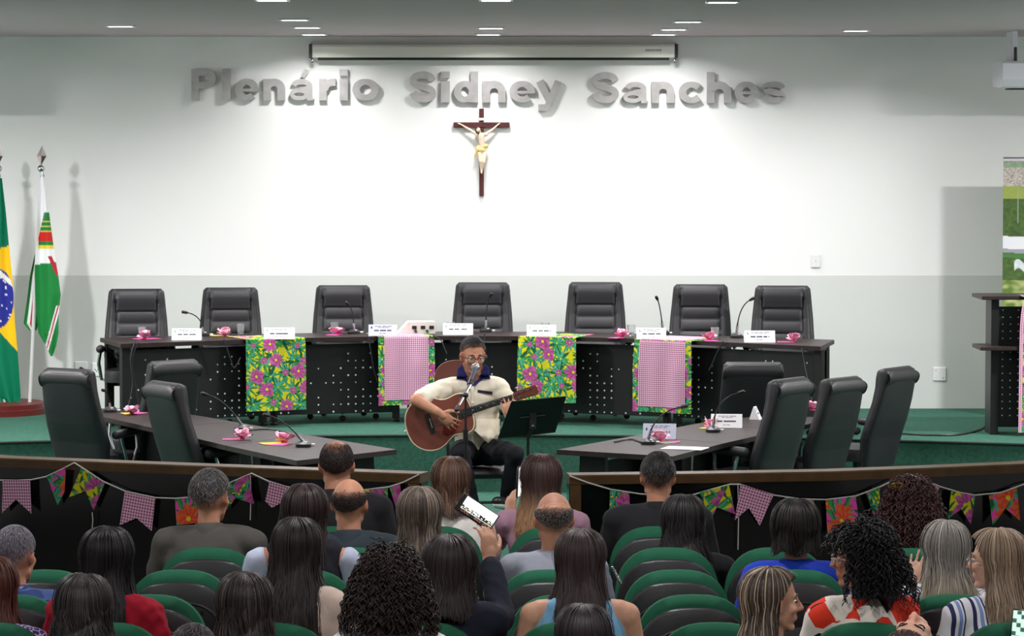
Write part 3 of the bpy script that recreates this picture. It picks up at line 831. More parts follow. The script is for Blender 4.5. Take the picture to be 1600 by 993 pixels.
platecard = mat('grey_card', rgb(176, 180, 196), .7)
def nameplate(px, ybot, wpx, z, label, m=paper, rz=0, hh=.095):
    p = PZ(px, ybot, z); w = wpx / (FPX / p.y)
    t = thing('name_plate', label, 'name plate', p, rz, 'folded name plates on the tables')
    mb = MB(); Mq = Matrix(((0, 0, 1, 0), (1, 0, 0, 0), (0, 1, 0, 0), (0, 0, 0, 1)))
    mb.prism([(0, 0), (.085, 0), (.052, hh), (.048, hh)], -w / 2, w / 2, Mq); mb.build('card', m, t, None)
    mb = MB(); sl = .048 / hh; rr = random.Random(int(px))
    def mark(x, z0, ww, h_):
        f_ = lambda zz: zz * sl - .0012
        mb.add([(x, f_(z0), z0), (x + ww, f_(z0), z0), (x + ww, f_(z0 + h_), z0 + h_), (x, f_(z0 + h_), z0 + h_)], [(0, 1, 2, 3)])
    for (z0, h_, frac, lw) in ((.078, .005, .62, .0045), (.069, .004, .40, .004), (.040, .0115, .60, .0085), (.018, .0045, .22, .004)):
        x = -w * frac / 2 + (.01 if z0 > .06 else 0); k = 0
        while x < w * frac / 2:
            ww = lw * rr.uniform(.8, 1.2)
            if k % rr.choice((5, 6, 7)) != 4: mark(x, z0 * hh / .095, ww, h_)
            x += ww + .0012; k += 1
    h = mb.build('printed_text', ink, t, None); h['kind'] = 'stuff'
    mb = MB()
    for (dx, z0, ww, h_) in ((0, .066, .014, .006), (.003, .072, .008, .010), (.001, .062, .012, .003)):
        x = -w * .42 + dx; f_ = lambda zz: zz * sl - .0012
        mb.add([(x, f_(z0), z0), (x + ww, f_(z0), z0), (x + ww, f_(z0 + h_), z0 + h_), (x, f_(z0 + h_), z0 + h_)], [(0, 1, 2, 3)])
    mb.build('printed_crest', greyink if m is paper else ink, t, None)
nameplate(291, 531, 46, ZT, 'white name plate before the leftmost back chair')
nameplate(436, 529.5, 48, ZT, 'white name plate on the first yellow floral runner')
nameplate(598, 524.5, 45, ZT, 'grey name plate on the left gingham runner', platecard)
nameplate(715.5, 522.5, 47, ZT, 'white name plate just above the singer, before the centre chair')
nameplate(846, 525, 46, ZT, 'white name plate on the second yellow floral runner, right of the singer')
nameplate(1018, 530, 46, ZT, 'white name plate on the right gingham runner')
nameplate(1187.5, 534.5, 48, ZT, 'white name plate before the rightmost back chair')
nameplate(1030, 686, 52, ZF, 'grey name plate on the right front table, behind a microphone', platecard, -.12, .11)
nameplate(1135, 668, 49, ZF, 'white name plate on the middle of the right front table', paper, -.1, .10)
nameplate(1189, 655, 14, ZF, 'name plate seen edge-on beside the nearest right front chair', paper, 1.2, .10)

def cup(px, ybot, z, label):
    p = PZ(px, ybot, z); t = thing('plastic_cup', label, 'cup', p, 0, 'clear plastic cups')
    mb = MB(); mb.lathe([(.0, .001), (.025, .0), (.031, .05), (.036, .094), (.039, .097), (.0375, .097), (.0345, .094), (.029, .05), (.0235, .004), (0, .004)], 20); mb.build('cup_wall', clear, t, 50)
    mb = MB(); mb.lathe([(0, .004), (.0232, .0045), (.027, .035), (0, .035)], 16); mb.build('water', clear, t, 50)
    return t
cup(222, 528, ZT, 'clear plastic cup before the leftmost back chair')
cup(376, 522.5, ZT, 'clear plastic cup beside the first yellow runner')
cup(523, 520.5, ZT, 'clear plastic cup left of the third back chair microphone')
cup(704, 520.5, ZT, 'clear plastic cup behind the name plate above the singer')
cup(852, 521.5, ZT, 'clear plastic cup behind the name plate right of the singer')
cup(986, 525, ZT, 'clear plastic cup left of the right gingham runner')
cup(1117, 529, ZT, 'clear plastic cup right of the right gingham runner')
cup(1357, 631, ZF, 'clear plastic cup between the two farther right front chairs') if False else None

bowpink = mat('bow_ribbon', (1, 1, 1), .8, attr=True)
def bow(px, py, z, label, cards=('pink',), s=1.0):
    s *= 1.15
    p = PZ(px, py, z); t = thing('ribbon_bow', label, 'bow', p, R.uniform(0, 3), 'pink ribbon bows on the tables')
    for i, cname in enumerate(cards):
        cc = {'pink': rgb(226, 80, 160), 'yellow': rgb(224, 200, 60), 'green': rgb(80, 180, 110)}[cname]
        mb = MB(); a = R.uniform(0, 6); mb.box((math.cos(a) * .06 * s, math.sin(a) * .06 * s, .0015 + .002 * i), (.13 * s, .09 * s, .002), .0004, Matrix.Rotation(a, 3, 'Z'), col=cc); mb.build('card', bowpink, t, None)
    mb = MB()
    for k in range(9):
        a = 2 * pi * k / 9 + R.uniform(-.2, .2); el = R.uniform(.35, 1.3); ln = R.uniform(.045, .07) * s
        d = Vector((math.cos(a) * math.cos(el), math.sin(a) * math.cos(el), math.sin(el))); sd = Vector((-math.sin(a), math.cos(a), 0)); up = sd.cross(d)
        cols = [rgb(250, 226, 236), rgb(214, 70, 130), rgb(244, 190, 212)]
        vs = []; cs = []
        for j in range(5):
            q = j / 4; wd = (.006 + .028 * math.sin(q * 2.2)) * s
            for i2 in range(3):
                vs.append(Vector((0, 0, .012)) + d * ln * q + sd * wd * (i2 - 1) + up * (.012 * s * (abs(i2 - 1) - .3)) * q); cs.append(cols[(j + i2 + k) % 3])
        fs = [(j * 3 + i2, j * 3 + i2 + 1, j * 3 + i2 + 4, j * 3 + i2 + 3) for j in range(4) for i2 in range(2)]
        mb.add(vs, fs, cs)
    mb.ell((0, 0, .015), (.016 * s, .016 * s, .015 * s), col=rgb(200, 60, 120), nu=8, nv=6)
    mb.build('ribbon', bowpink, t, 60)
bow(226, 530, ZT, 'pink bow before the leftmost back chair', ('pink', 'pink'))
bow(351, 525, ZT, 'pink bow left of the first yellow runner', ('pink', 'yellow'))
bow(527, 522, ZT, 'pink bow beside the cup before the third back chair', ('pink',))
bow(972, 527, ZT, 'pink bow left of the right gingham runner', ('pink',))
bow(1108, 531, ZT, 'pink bow beside the cup right of the right gingham runner', ('pink',))
bow(1241, 534, ZT, 'pink bow alone on the right end of the back table', ('pink',))
bow(206, 647, ZF, 'pink bow at the far end of the left front table', ('yellow', 'pink'))
bow(379, 686, ZF, 'pink bow beside the middle microphone of the left front table', ('pink',))
bow(444, 692, ZF, 'pink bow nearest the pointed corner of the left front table', ('pink', 'yellow'), 1.2)
bow(1031, 690, ZF, 'pink bow before the grey name plate on the right front table', ('green', 'pink'))
bow(1112, 667, ZF, 'pink bow behind the microphone on the middle of the right front table', ('yellow', 'pink'))
bow(1268, 640, ZF, 'pink bow between the right front chairs', ('pink',))

p = PZ(1070, 700, ZF); t = thing('paper_sheet', 'loose white paper sheet on the right front table', 'paper', p, -.35)
mb = MB(); mb.grid(lambda u, v: Vector((.30 * (u - .5), .21 * (v - .5), .0015 + .002 * math.sin(u * 3) ** 2)), 6, 4); mb.grid(lambda u, v: Vector((.30 * (u - .5), .21 * (v - .5), .0008)), 1, 1); mb.build('sheet', paper, t)
p = PZ(660, 522, ZT); t = thing('junction_box', 'beige metal box with plugs on the back table, left of the singer', 'socket box', p, .15)
mb = MB(); mb.box((0, .09, .055), (.23, .18, .11), .004); mb.prism([(-.115, .0), (-.22, .0), (-.115, .11)], .01, .17, Matrix(((1, 0, 0, 0), (0, 0, 1, 0), (0, 1, 0, 0), (0, 0, 0, 1)))); mb.build('casing', mat('beige_enamel', rgb(206, 200, 190), .5), t, None)
for k in range(3):
    mb = MB(); mb.box((-.07 + k * .075, -.002, .06), (.04, .01, .03), .003); mb.build('socket', plastic, t, None)
for k in range(2):
    mb = MB(); mb.capsule((-.06 + k * .1, -.01, .03), (-.06 + k * .1, -.05, .025), .013, .01); mb.build('plug', blackmetal, t)

def cable(pts, label, r=.006, m=plastic):
    p0 = pts[0]; t = thing('cable', label, 'cable', p0, 0, None)
    P = [q - p0 for q in pts]; out = []
    for i in range(len(P) - 1):                       # smooth (Catmull-Rom)
        a, b, c_, d = P[max(i - 1, 0)], P[i], P[i + 1], P[min(i + 2, len(P) - 1)]
        for k in range(6):
            s = k / 6; out.append(.5 * ((2 * b) + (c_ - a) * s + (2 * a - 5 * b + 4 * c_ - d) * s * s + (3 * b - a - 3 * c_ + d) * s ** 3))
    out.append(P[-1]); mb = MB(); mb.tube(out, r, 6); mb.build('cord', m, t); return t
def on_front(px, py, off=.03):
    xs = [q.x for q in F]; Y = 26
    for _ in range(3):
        q = PY(px, py, Y); Y = float(np.interp(q.x, xs, [f_.y for f_ in F])) - off
    return PY(px, py, Y)
rub = mat('cable_rubber', rgb(38, 38, 42), .5)
for pts, lb in (([(211, 533), (204, 560), (207, 600), (199, 642)], 'black cable hanging straight at the left end of the back table'), ([(216, 533), (206, 565), (213, 610), (218, 640)], 'black looped cable beside the straight one at the left end of the back table'),
                ([(350, 530), (360, 560), (366, 574), (376, 558)], 'black cable hanging below the first yellow runner bow'), ([(575, 526), (580, 550), (584, 575), (590, 596)], 'black cable hanging left of the left gingham runner'),
                ([(676, 524), (688, 530), (695, 545), (698, 552)], 'grey cable from the beige box hanging beside the singer'), ([(757, 521), (757, 530), (753, 540), (750, 545)], 'pale cable hanging behind the singer from the centre microphone'),
                ([(1130, 533), (1122, 548), (1112, 570), (1108, 578)], 'black cable hanging right of the right gingham runner'), ([(1252, 543), (1258, 575), (1264, 605), (1268, 625)], 'thick black cable hanging at the right end of the back table')):
    cable([on_front(x, y) for x, y in pts], lb, .0055, rub)
cable([PZ(1010 + k * 14 - 50, y, ZF + .006) for k, y in enumerate((690, 687, 686, 690, 691))], 'black cable lying beside the grey name plate microphone', .006, rub)
cable([PZ(x, y, ZF + .006) for x, y in ((388, 672), (410, 670), (430, 671), (450, 676), (455, 682))], 'black cable lying across the left front table', .006, rub)
cable([PZ(x, y, STZ + .01) for x, y in ((1400, 676), (1450, 679), (1500, 678), (1535, 668), (1548, 650))], 'black cable curving over the stage carpet to the lectern', .009, rub)

# ------------------------------------------------------------------ flags
spearm = mat('aged_silver', rgb(150, 140, 136), .3, metal=.9)
polem = mat('white_pole', rgb(206, 208, 206), .35)
flagcloth = mat('flag_cloth', (1, 1, 1), .7, spec=.2, attr=True)
def stack_flag(label, ptop, pbot, D, cloths):
    a, b = PY(*ptop, D), PY(*pbot, D); b.z = STZ + .05
    t = thing('flag', label, 'flag', b); a = a - b
    d = a.normalized()
    mb = MB(); mb.tube([(0, 0, 0), a - d * .14], .016, 10); mb.build('pole', polem, t)
    mb = MB(); mb.ell(a - d * .115, (.034, .034, .034)); mb.lathe([(.016, -.2), (.028, -.18), (.016, -.16), (.016, -.10)], 12, a); mb.build('ball', chrome, t)
    mb = MB(); tip = a + d * .09; w_ = .042
    mb.add([a - d * .09, a + Vector((w_, 0, -.005)), a + Vector((0, .014, 0)), a + Vector((-w_, 0, -.005)), a + Vector((0, -.014, 0)), tip], [(0, 1, 2), (0, 2, 3), (0, 3, 4), (0, 4, 1), (5, 2, 1), (5, 3, 2), (5, 4, 3), (5, 1, 4)]); mb.build('spearhead', spearm, t, None)
    for nm, ys, xl, xr, colf, yo, nf in cloths:
        y0, y1 = ys[0], ys[-1]
        def fn(u, v):
            py = y0 + (y1 - y0) * v; l, r_ = interp(py, ys, xl), interp(py, ys, xr); px = l + (r_ - l) * u
            wid = (r_ - l) / 176
            return PY(px, py, D + yo - .025 * math.cos(u * nf * 2 * pi + v * 2.0) * min(1, wid / .12)) - b
        def cf(u, v):
            py = y0 + (y1 - y0) * v; l, r_ = interp(py, ys, xl), interp(py, ys, xr)
            return colf(l + (r_ - l) * u, py, u)
        mb = MB(); mb.grid(fn, 60, 150, cf); mb.build(nm, flagcloth, t, 180)
    return t
fg, fy, fb, fw, fr, fgr = rgb(0, 118, 84), rgb(250, 200, 30), rgb(44, 52, 150), rgb(236, 238, 240), rgb(190, 44, 60), rgb(30, 130, 62)
rs = random.Random(4); stars = [(rs.uniform(-4, 20), rs.uniform(425, 508)) for _ in range(22)]
def br(px, py, u):
    q = py - (14 - px) * .25
    c_ = fg
    if 384 < q and py < 552 - (30 - px) * 1.1: c_ = fy
    if ((px + 2) / 23.5) ** 2 + ((py - 466) / 46) ** 2 < 1:
        c_ = fb
        if abs((py - 440) - (px - 2) * .9 + 12) < 4.5: c_ = fw
        for sx, sy in stars:
            if (px - sx) ** 2 + (py - sy) ** 2 < 1.7: c_ = fw
    return c_
def mun(px, py, u):
    c_ = fw
    edgey = 413 - (px - 55) * .12
    if py > edgey: c_ = fgr
    if py > 400 and u > .62 and py < edgey + 22 and abs((px - 80) - (py - 405) * .45) < 3.2: c_ = fr
    s = (px - 92) + (py - 480) * .27
    if py > 478 and -5 < s < 2: c_ = fw
    if py > 478 and -2.6 < s < -.4: c_ = fr
    if 332 < py < 388 and px > 57 + (388 - py) * .1:
        l = 60 + max(0, (372 - py)) * .22
        if px > l:
            if py < 345: c_ = fgr if (px - l) > 2 else rgb(120, 130, 120)
            elif py < 362: c_ = fgr if int(py) % 8 > 1 else rgb(220, 200, 90)
            elif py < 378: c_ = rgb(204, 44, 40)
            elif py < 383: c_ = fgr
            else: c_ = rgb(230, 210, 60)
    return c_
def munb(px, py, u):
    if u < .22: return fgr
    if u < .42: return fw
    if u < .62: return fr
    return fw if u < .8 else fgr
stack_flag('green, yellow and blue starred flag on a pole at the left edge', (-3, 243), (8, 636), 27.3,
           [('cloth', [278, 330, 390, 440, 500, 560, 620, 642], [-6, -12, -22, -28, -30, -28, -6, 18], [3, 9, 14.5, 20, 23, 28.5, 32.5, 26], br, -.02, 1.6)])
stack_flag('white and green municipal flag on a pole beside the starred flag', (65, 243), (46, 636), 27.3,
           [('cloth', [272, 300, 350, 400, 430, 460, 490, 520, 540, 556], [61, 59, 57, 55, 54, 55, 57, 60, 72, 79], [67, 73, 79, 86, 91, 95, 91.5, 91.5, 88, 82], mun, -.03, 1.3),
            ('back_fold', [380, 430, 470, 505, 516], [58, 47, 42, 37, 46], [63, 63, 62, 60, 57], munb, .04, 1.2)])
pb = PZ(14, 641, STZ); t = thing('flag_stand', 'low dark red wooden stand under both flags', 'flag stand', (pb.x - .08, 27.3, STZ))
mb = MB(); mb.lathe([(.46, 0), (.46, .05), (.44, .055), (.44, .095), (.425, .10), (0, .10)], 32); mb.build('base', redwood, t, 30)

# ------------------------------------------------------------------ lectern and printed banner at the right edge
p0 = PZ(1548, 679, STZ); zt = PY(1548, 462, p0.y).z - STZ; zs = PY(1548, 543, p0.y).z - STZ; w = .95
t = thing('lectern', 'dark perforated lectern at the right edge of the stage', 'lectern', (p0.x, p0.y, STZ))
mb = MB(); mb.box((w / 2 - .05, .22, zt - .015), (w + .08, .56, .03), .003); mb.build('top', wood, t, None)
mb = MB(); mb.box((w / 2 - .06, .10, zs), (w + .1, .46, .03), .003); mb.build('shelf', wood, t, None)
for x in (.03, w - .05):
    mb = MB(); mb.box((x, .16, (zt - .03) / 2), (.065, .3, zt - .03), .004); mb.build('side_panel', blackmetal, t, None)
mb = MB(); mb.box((w / 2 - .01, .06, .06 + (zt - .15) / 2), (w - .12, .012, zt - .15), .002); fp = mb.build('front_panel', blackmetal, t, None)
mb = MB()
for k in range(12):
    for r in range(19):
        z = zt - .12 - r * .058
        if abs(z - zs) < .04 or z < .15 or R.random() < .12: continue
        c_ = Vector((.10 + k * .064, .0535, z)); mb.add([c_ + Vector((.006 * math.cos(a * pi / 3), 0, .006 * math.sin(a * pi / 3))) for a in range(6)], [(0, 1, 2, 3, 4, 5)])
h = mb.build('panel_holes', greyhole, fp, None); h['kind'] = 'stuff'
tt = thing('lectern_cloth', 'floral cloth with pink edge hanging down the lectern front', 'cloth', (p0.x + .23, p0.y, STZ + zt))
def lc(u, v):
    s = v * 1.30; x = u * .52
    if s < .18: return Vector((x, .12 - s, .006))
    d = s - .18; return Vector((x + .05 * math.exp(-d * 9) - .02, -.135 - .012 * math.sin(u * 12 + d * 3) * min(1, d * 6), .006 - d))
mb = MB(); mb.grid(lc, 90, 220)
U = np.array([i / 90 * .52 for j in range(221) for i in range(91)]); V = np.array([j / 220 * 1.3 for j in range(221) for i in range(91)])
mb.c = [tuple(x) for x in floral(U, V, seed=31)]; mb.build('floral_cloth', cloth_print, tt, 180)
mb = MB(); mb.grid(lambda u, v: lc(u * .055 - .01, .138 + v * (1 - .138)) + Vector((0, -.004, 0)), 4, 100, lambda u, v: (u * .03, v * 1.3, 0)); mb.build('gingham_trim', MATS['gingham_cloth'], tt, 180)

D = 26.9; a = PY(1568, 248, D); hgt = a.z - STZ
t = thing('roll_up_banner', 'tall roll-up banner with an aerial town photograph, behind the lectern', 'banner', (a.x, D, STZ))
rs = np.random.RandomState(3); nz = rs.rand(400, 120)
def smooth(a, k):
    for _ in range(k): a = (a + np.roll(a, 1, 0) + np.roll(a, -1, 0) + np.roll(a, 1, 1) + np.roll(a, -1, 1)) / 5
    return a
n1, n2, n3 = nz, smooth(nz, 3), smooth(rs.rand(400, 120), 14); n2 = (n2 - n2.min()) / np.ptp(n2); n3 = (n3 - n3.min()) / np.ptp(n3)
def aerial(u, v):
    py = 248 + v * 400; px = u * 175; i, j = min(int(v * 399), 399), min(int(u * 119), 119)
    a_, b_, c_ = n1[i, j], n2[i, j], n3[i, j]
    def mixc(p, q, f_): return tuple(p[k] * (1 - f_) + q[k] * f_ for k in range(3))
    if py < 252: return rgb(200, 190, 205)
    if py < 262: return mixc(rgb(96, 140, 96), rgb(160, 170, 150), b_)
    if py < 292: return mixc(rgb(120, 116, 108), rgb(214, 204, 196), a_)
    if abs(px - 23 - (py % 40) * .0) < .8 and py < 350: return rgb(150, 160, 140)
    c0 = mixc(rgb(22, 48, 24), rgb(94, 126, 54), b_ * .6 + c_ * .4)
    if py < 312: c0 = mixc(c0, rgb(176, 190, 90), .6)
    yy = py - (362 + 14 * math.sin(px * .02 + .6) - px * .12)
    if 0 < yy < 26: return rgb(222, 224, 230) if yy < 20 else rgb(150, 152, 160)
    if 27 < yy < 34: return rgb(70, 120, 60)
    y2 = py - (418 - px * .2 + 6 * math.sin(px * .2))
    if px > 18 and 0 < y2 < 14: return mixc(rgb(180, 196, 214), rgb(226, 228, 224), b_)
    if py > 440: c0 = mixc(rgb(90, 120, 44), rgb(214, 214, 150), max(0, c_ * 1.6 - .5))
    return c0
mb = MB(); mb.grid(lambda u, v: Vector((u * .98, 0, hgt * (1 - v) + .06 * v)), 120, 300, aerial); mb.build('printed_sheet', attr_matt, t, None)
mb = MB(); mb.box((.49, .012, hgt), (.99, .022, .03), .004); mb.build('top_rail', chrome, t, None)
mb = MB(); mb.box((.49, .02, .04), (1.0, .14, .08), .01); mb.build('base_cassette', chrome, t, None)
mb = MB(); mb.tube([(.49, .03, .08), (.49, .03, hgt)], .01, 8); mb.build('pole', blackmetal, t)

# ------------------------------------------------------------------ brown-railed parapets with bunting
def parapet(pxs, zr, label, endpx=None):
    pts = [PZ(x, y, zr) for x, y in pxs]
    o = pts[0].copy(); o.z = 0; t = thing('parapet', label, 'parapet', o)
    cur = []
    for i in range(len(pts) - 1):
        for k in range(6): cur.append(pts[i].lerp(pts[i + 1], k / 6))
    cur.append(pts[-1]); 
    def sweep(prof):
        mb = MB(); m = len(prof); n = len(cur); vs = []
        for i, p in enumerate(cur):
            d = (cur[min(i + 1, n - 1)] - cur[max(i - 1, 0)]).normalized(); nn = Vector((-d.y, d.x, 0))
            for (a_, z_) in prof: q = p - o; vs.append((q.x + nn.x * a_, q.y + nn.y * a_, z_))
        fs = [(i * m + k, (i + 1) * m + k, (i + 1) * m + (k + 1) % m, i * m + (k + 1) % m) for i in range(n - 1) for k in range(m)]
        fs += [tuple(range(m)), tuple((n - 1) * m + k for k in range(m))[::-1]]
        return mb.add(vs, fs)
    sweep([(0, zr - .055), (0, zr - .008), (.006, zr), (.15, zr), (.156, zr - .008), (.156, zr - .055)]).build('rail', railwood, t, 30)
    sweep([(.02, 0), (.02, zr - .055), (.136, zr - .055), (.136, 0)]).build('panel', granite, t, 30)
    if endpx is not None:
        q = cur[endpx] - o; sg = -1 if endpx == -1 else 1
        mb = MB(); mb.box((q.x + sg * .035, q.y + .075, (zr - .056) / 2), (.065, .14, zr - .06), .005); mb.build('end_post', railwood, t, None)
    return cur
ZR = .95
curL = parapet([(-300, 690), (0, 715), (200, 723), (400, 730.5), (656, 740)], ZR, 'black parapet with a brown rail on the left, hung with bunting', -1)
curR = parapet([(890, 742), (1100, 739.5), (1300, 736), (1450, 730.5), (1600, 724), (1900, 705)], ZR, 'black parapet with a brown rail on the right, hung with bunting', 0)
def on_parapet(cur, px, py, off=.022):
    xs = [q.x for q in cur]; ysr = [q.y for q in cur]; Y = 18
    for _ in range(4):
        q = PY(px, py, Y); Y = float(np.interp(q.x, xs, ysr)) - off
    return PY(px, py, Y)
string = mat('white_string', rgb(205, 205, 200), .8)
def bunting(cur, cord, flags, tails, label):
    o = on_parapet(cur, *cord[0]); t = thing('bunting', label, 'bunting', o)
    pts = [on_parapet(cur, x, y) - o for x, y in cord]
    mb = MB(); mb.tube(pts, .0045, 6); mb.build('cord', string, t)
    for x, y0, y1 in tails:
        a, b = on_parapet(cur, x, y0) - o, on_parapet(cur, x, y1) - o
        mb = MB(); mb.tube([a, (a + b) / 2 + Vector((.004, 0, 0)), b], .003, 5); mb.build('string_end', string, t)
    for i, (kind, pp) in enumerate(flags):
        P3 = [on_parapet(cur, x, y, .03 + .012 * math.sin(i * 1.3 + k)) - o for k, (x, y) in enumerate(pp)]
        ax = (P3[1] - P3[0]).normalized(); up = Vector((-ax.z, 0, ax.x)); org = P3[0]
        U2 = lambda v: ((v - org).dot(ax), (v - org).dot(up))
        rr = random.Random(i * 7 + 1); ou, ov = rr.uniform(0, 1), rr.uniform(0, 1)
        mb = MB()
        if kind == 'g': patch(P3, 6, lambda vs: [(*(U2(v)), 0) for v in vs], mb); m = MATS['gingham_cloth']
        else:
            base, fl = (YEL, (MAG, LPK)) if kind == 'y' else (HOT, (rgb(200, 40, 40), rgb(230, 120, 60)))
            patch(P3, 34, lambda vs: floral([U2(v)[0] + ou for v in vs], [U2(v)[1] + ov for v in vs], base, seed=i + 3, scale=1.25, flower=fl), mb); m = cloth_print
        mb.build('pennant', m, t, 180)
bunting(curL, [(-90, 738), (-20, 749), (25, 750), (49, 749), (72.5, 744), (96, 733), (116, 722.5), (128, 730), (160, 751), (196, 767), (243, 777), (273, 778), (300, 776), (345, 760), (393, 739), (421, 752), (448, 760), (500, 768), (560, 766), (608, 760), (630, 753), (654, 741)],
        [('g', [(4, 749.5), (47, 749.5), (49, 802), (25, 780), (3, 801)]), ('p', [(73, 744), (103, 729.5), (101, 768), (90, 789)]), ('y', [(127, 730), (164, 754), (146, 797), (134, 767), (108, 776)]), ('g', [(195, 767), (243, 777), (237, 829), (213, 809), (187, 820)]),
         ('p', [(273, 778), (306, 776), (310, 816), (276, 820)]), ('y', [(350, 758), (388, 741), (397, 787), (368, 778), (354, 797)]), ('g', [(421, 752), (449, 760), (438, 786), (425, 793), (414, 782)]), ('y', [(560, 766), (606, 761), (606, 800), (585, 790)]), ('y', [(608, 760), (625, 756), (628, 778), (626, 797), (618, 790)])],
        [(144, 800, 824), (391, 742, 812)], 'string of floral and gingham pennants on the left parapet')
bunting(curR, [(890, 743), (920, 754), (954, 764), (1000, 771), (1050, 775), (1081, 773), (1112, 764), (1141, 756), (1156, 756), (1183, 765), (1210, 773), (1250, 779), (1290, 780), (1337, 774.5), (1375, 760), (1400, 748), (1419, 740), (1431, 744), (1468, 759.5), (1500, 769), (1524, 773), (1564, 769), (1600, 756), (1680, 735)],
        [('y', [(953, 764), (983, 769), (985, 806), (968, 795), (952, 808)]), ('y', [(1093, 769), (1139, 757), (1149, 803), (1120, 792), (1111, 812)]), ('g', [(1157, 756), (1209, 772), (1187, 821), (1170, 793), (1148, 812)]), ('y', [(1226, 776), (1272, 780), (1270, 826), (1249, 812), (1230, 824)]),
         ('p', [(1290, 780), (1337, 775), (1342, 812), (1318, 822), (1293, 836)]), ('y', [(1353, 770), (1375, 760), (1374, 812), (1366, 808)]), ('g', [(1430, 744), (1468, 759.5), (1454, 794), (1438, 790), (1422, 786)]), ('y', [(1486, 767), (1524, 773), (1517, 819), (1502, 795), (1481, 810)]), ('p', [(1545, 773), (1589, 762), (1594, 813), (1571, 794), (1551, 821)])],
        [(1153, 757, 858)], 'string of floral and gingham pennants on the right parapet')
# ------------------------------------------------------------------ auditorium seats
def seat_outline(w, h, n=22):                           # rounded top, from bottom left round to bottom right
    pts = [(-w * .88, 0)]
    for k in range(n + 1):
        a = pi - pi * k / n
        c_, s_ = math.cos(a), math.sin(a)
        pts.append((w * math.copysign(abs(c_) ** .70, c_), h * .60 + h * .40 * abs(s_) ** .92))
    pts.append((w * .88, 0)); return pts
def make_seat(label, loc, rz):
    t = thing('auditorium_seat', label, 'seat', loc, rz, 'green auditorium seats')
    # plane of the back: x right, local z up, leaning backwards a little; origin of the back at z .40
    lean = .10
    def P(x, z, y): return Vector((x, y - z * lean, .40 + z))
    def slab(w, h, y0, y1, m, name, z0=0, bev=.02, parent=t):
        o0, o1 = seat_outline(w - bev, h - bev), seat_outline(w, h); mb = MB(); n = len(o0)
        rings = [(o0, y0), (o1, y0 + (bev if y1 > y0 else -bev)), (o1, y1 - (bev if y1 > y0 else -bev)), (o0, y1)]
        vs = []
        for oo, y in rings: vs += [P(x, z0 + z, y) for x, z in oo]
        fs = [(r * n + k, r * n + (k + 1) % n, (r + 1) * n + (k + 1) % n, (r + 1) * n + k) for r in range(3) for k in range(n)]
        fs += [tuple(range(n - 1, -1, -1)), tuple(3 * n + k for k in range(n))]
        mb.add(vs, fs); return mb.build(name, m, parent, 50)
    slab(.243, .60, .0, .11, seatgreen, 'back_cushion', bev=.035)
    sh = slab(.236, .555, .012, -.035, shellblack, 'back_shell', bev=.012)
    inner = [(x * .86, z * .86) for x, z in seat_outline(.236, .555)]
    mb = MB(); mb.tube([P(x, z - .01, -.036) for x, z in inner[1:-1]], .007, 6); mb.build('shell_ridge', shellblack, sh)
    slab(.165, .36, -.034, -.046, shellblack, 'lumbar_panel', bev=.006, parent=sh)
    for sx in (-1, 1):
        mb = MB(); mb.lathe([(.010, 0), (.008, .006), (0, .006)], 10, P(sx * .105, .42, -.036), Matrix.Rotation(pi / 2, 3, 'X')); mb.build('screw', blackmetal, sh)
    mb = MB(); mb.box((0, .27, .41), (.43, .44, .10), .03); mb.build('seat_cushion', seatgreen, t, 40)
    for sx in (-1, 1):
        mb = MB(); mb.box((sx * .246, .2, .63), (.04, .36, .035), .012); mb.build('armrest', shellblack, t, 40)
        mb = MB(); mb.box((sx * .246, .14, .31), (.03, .16, .61), .006); mb.box((sx * .246, .16, .012), (.045, .34, .024), .006); mb.build('leg', blackmetal, t, None)
    return t
ROWD = {1: 15.0, 2: 14.2, 3: 13.45, 4: 12.7, 5: 11.95, 6: 11.2, 7: 10.5}
ST = None
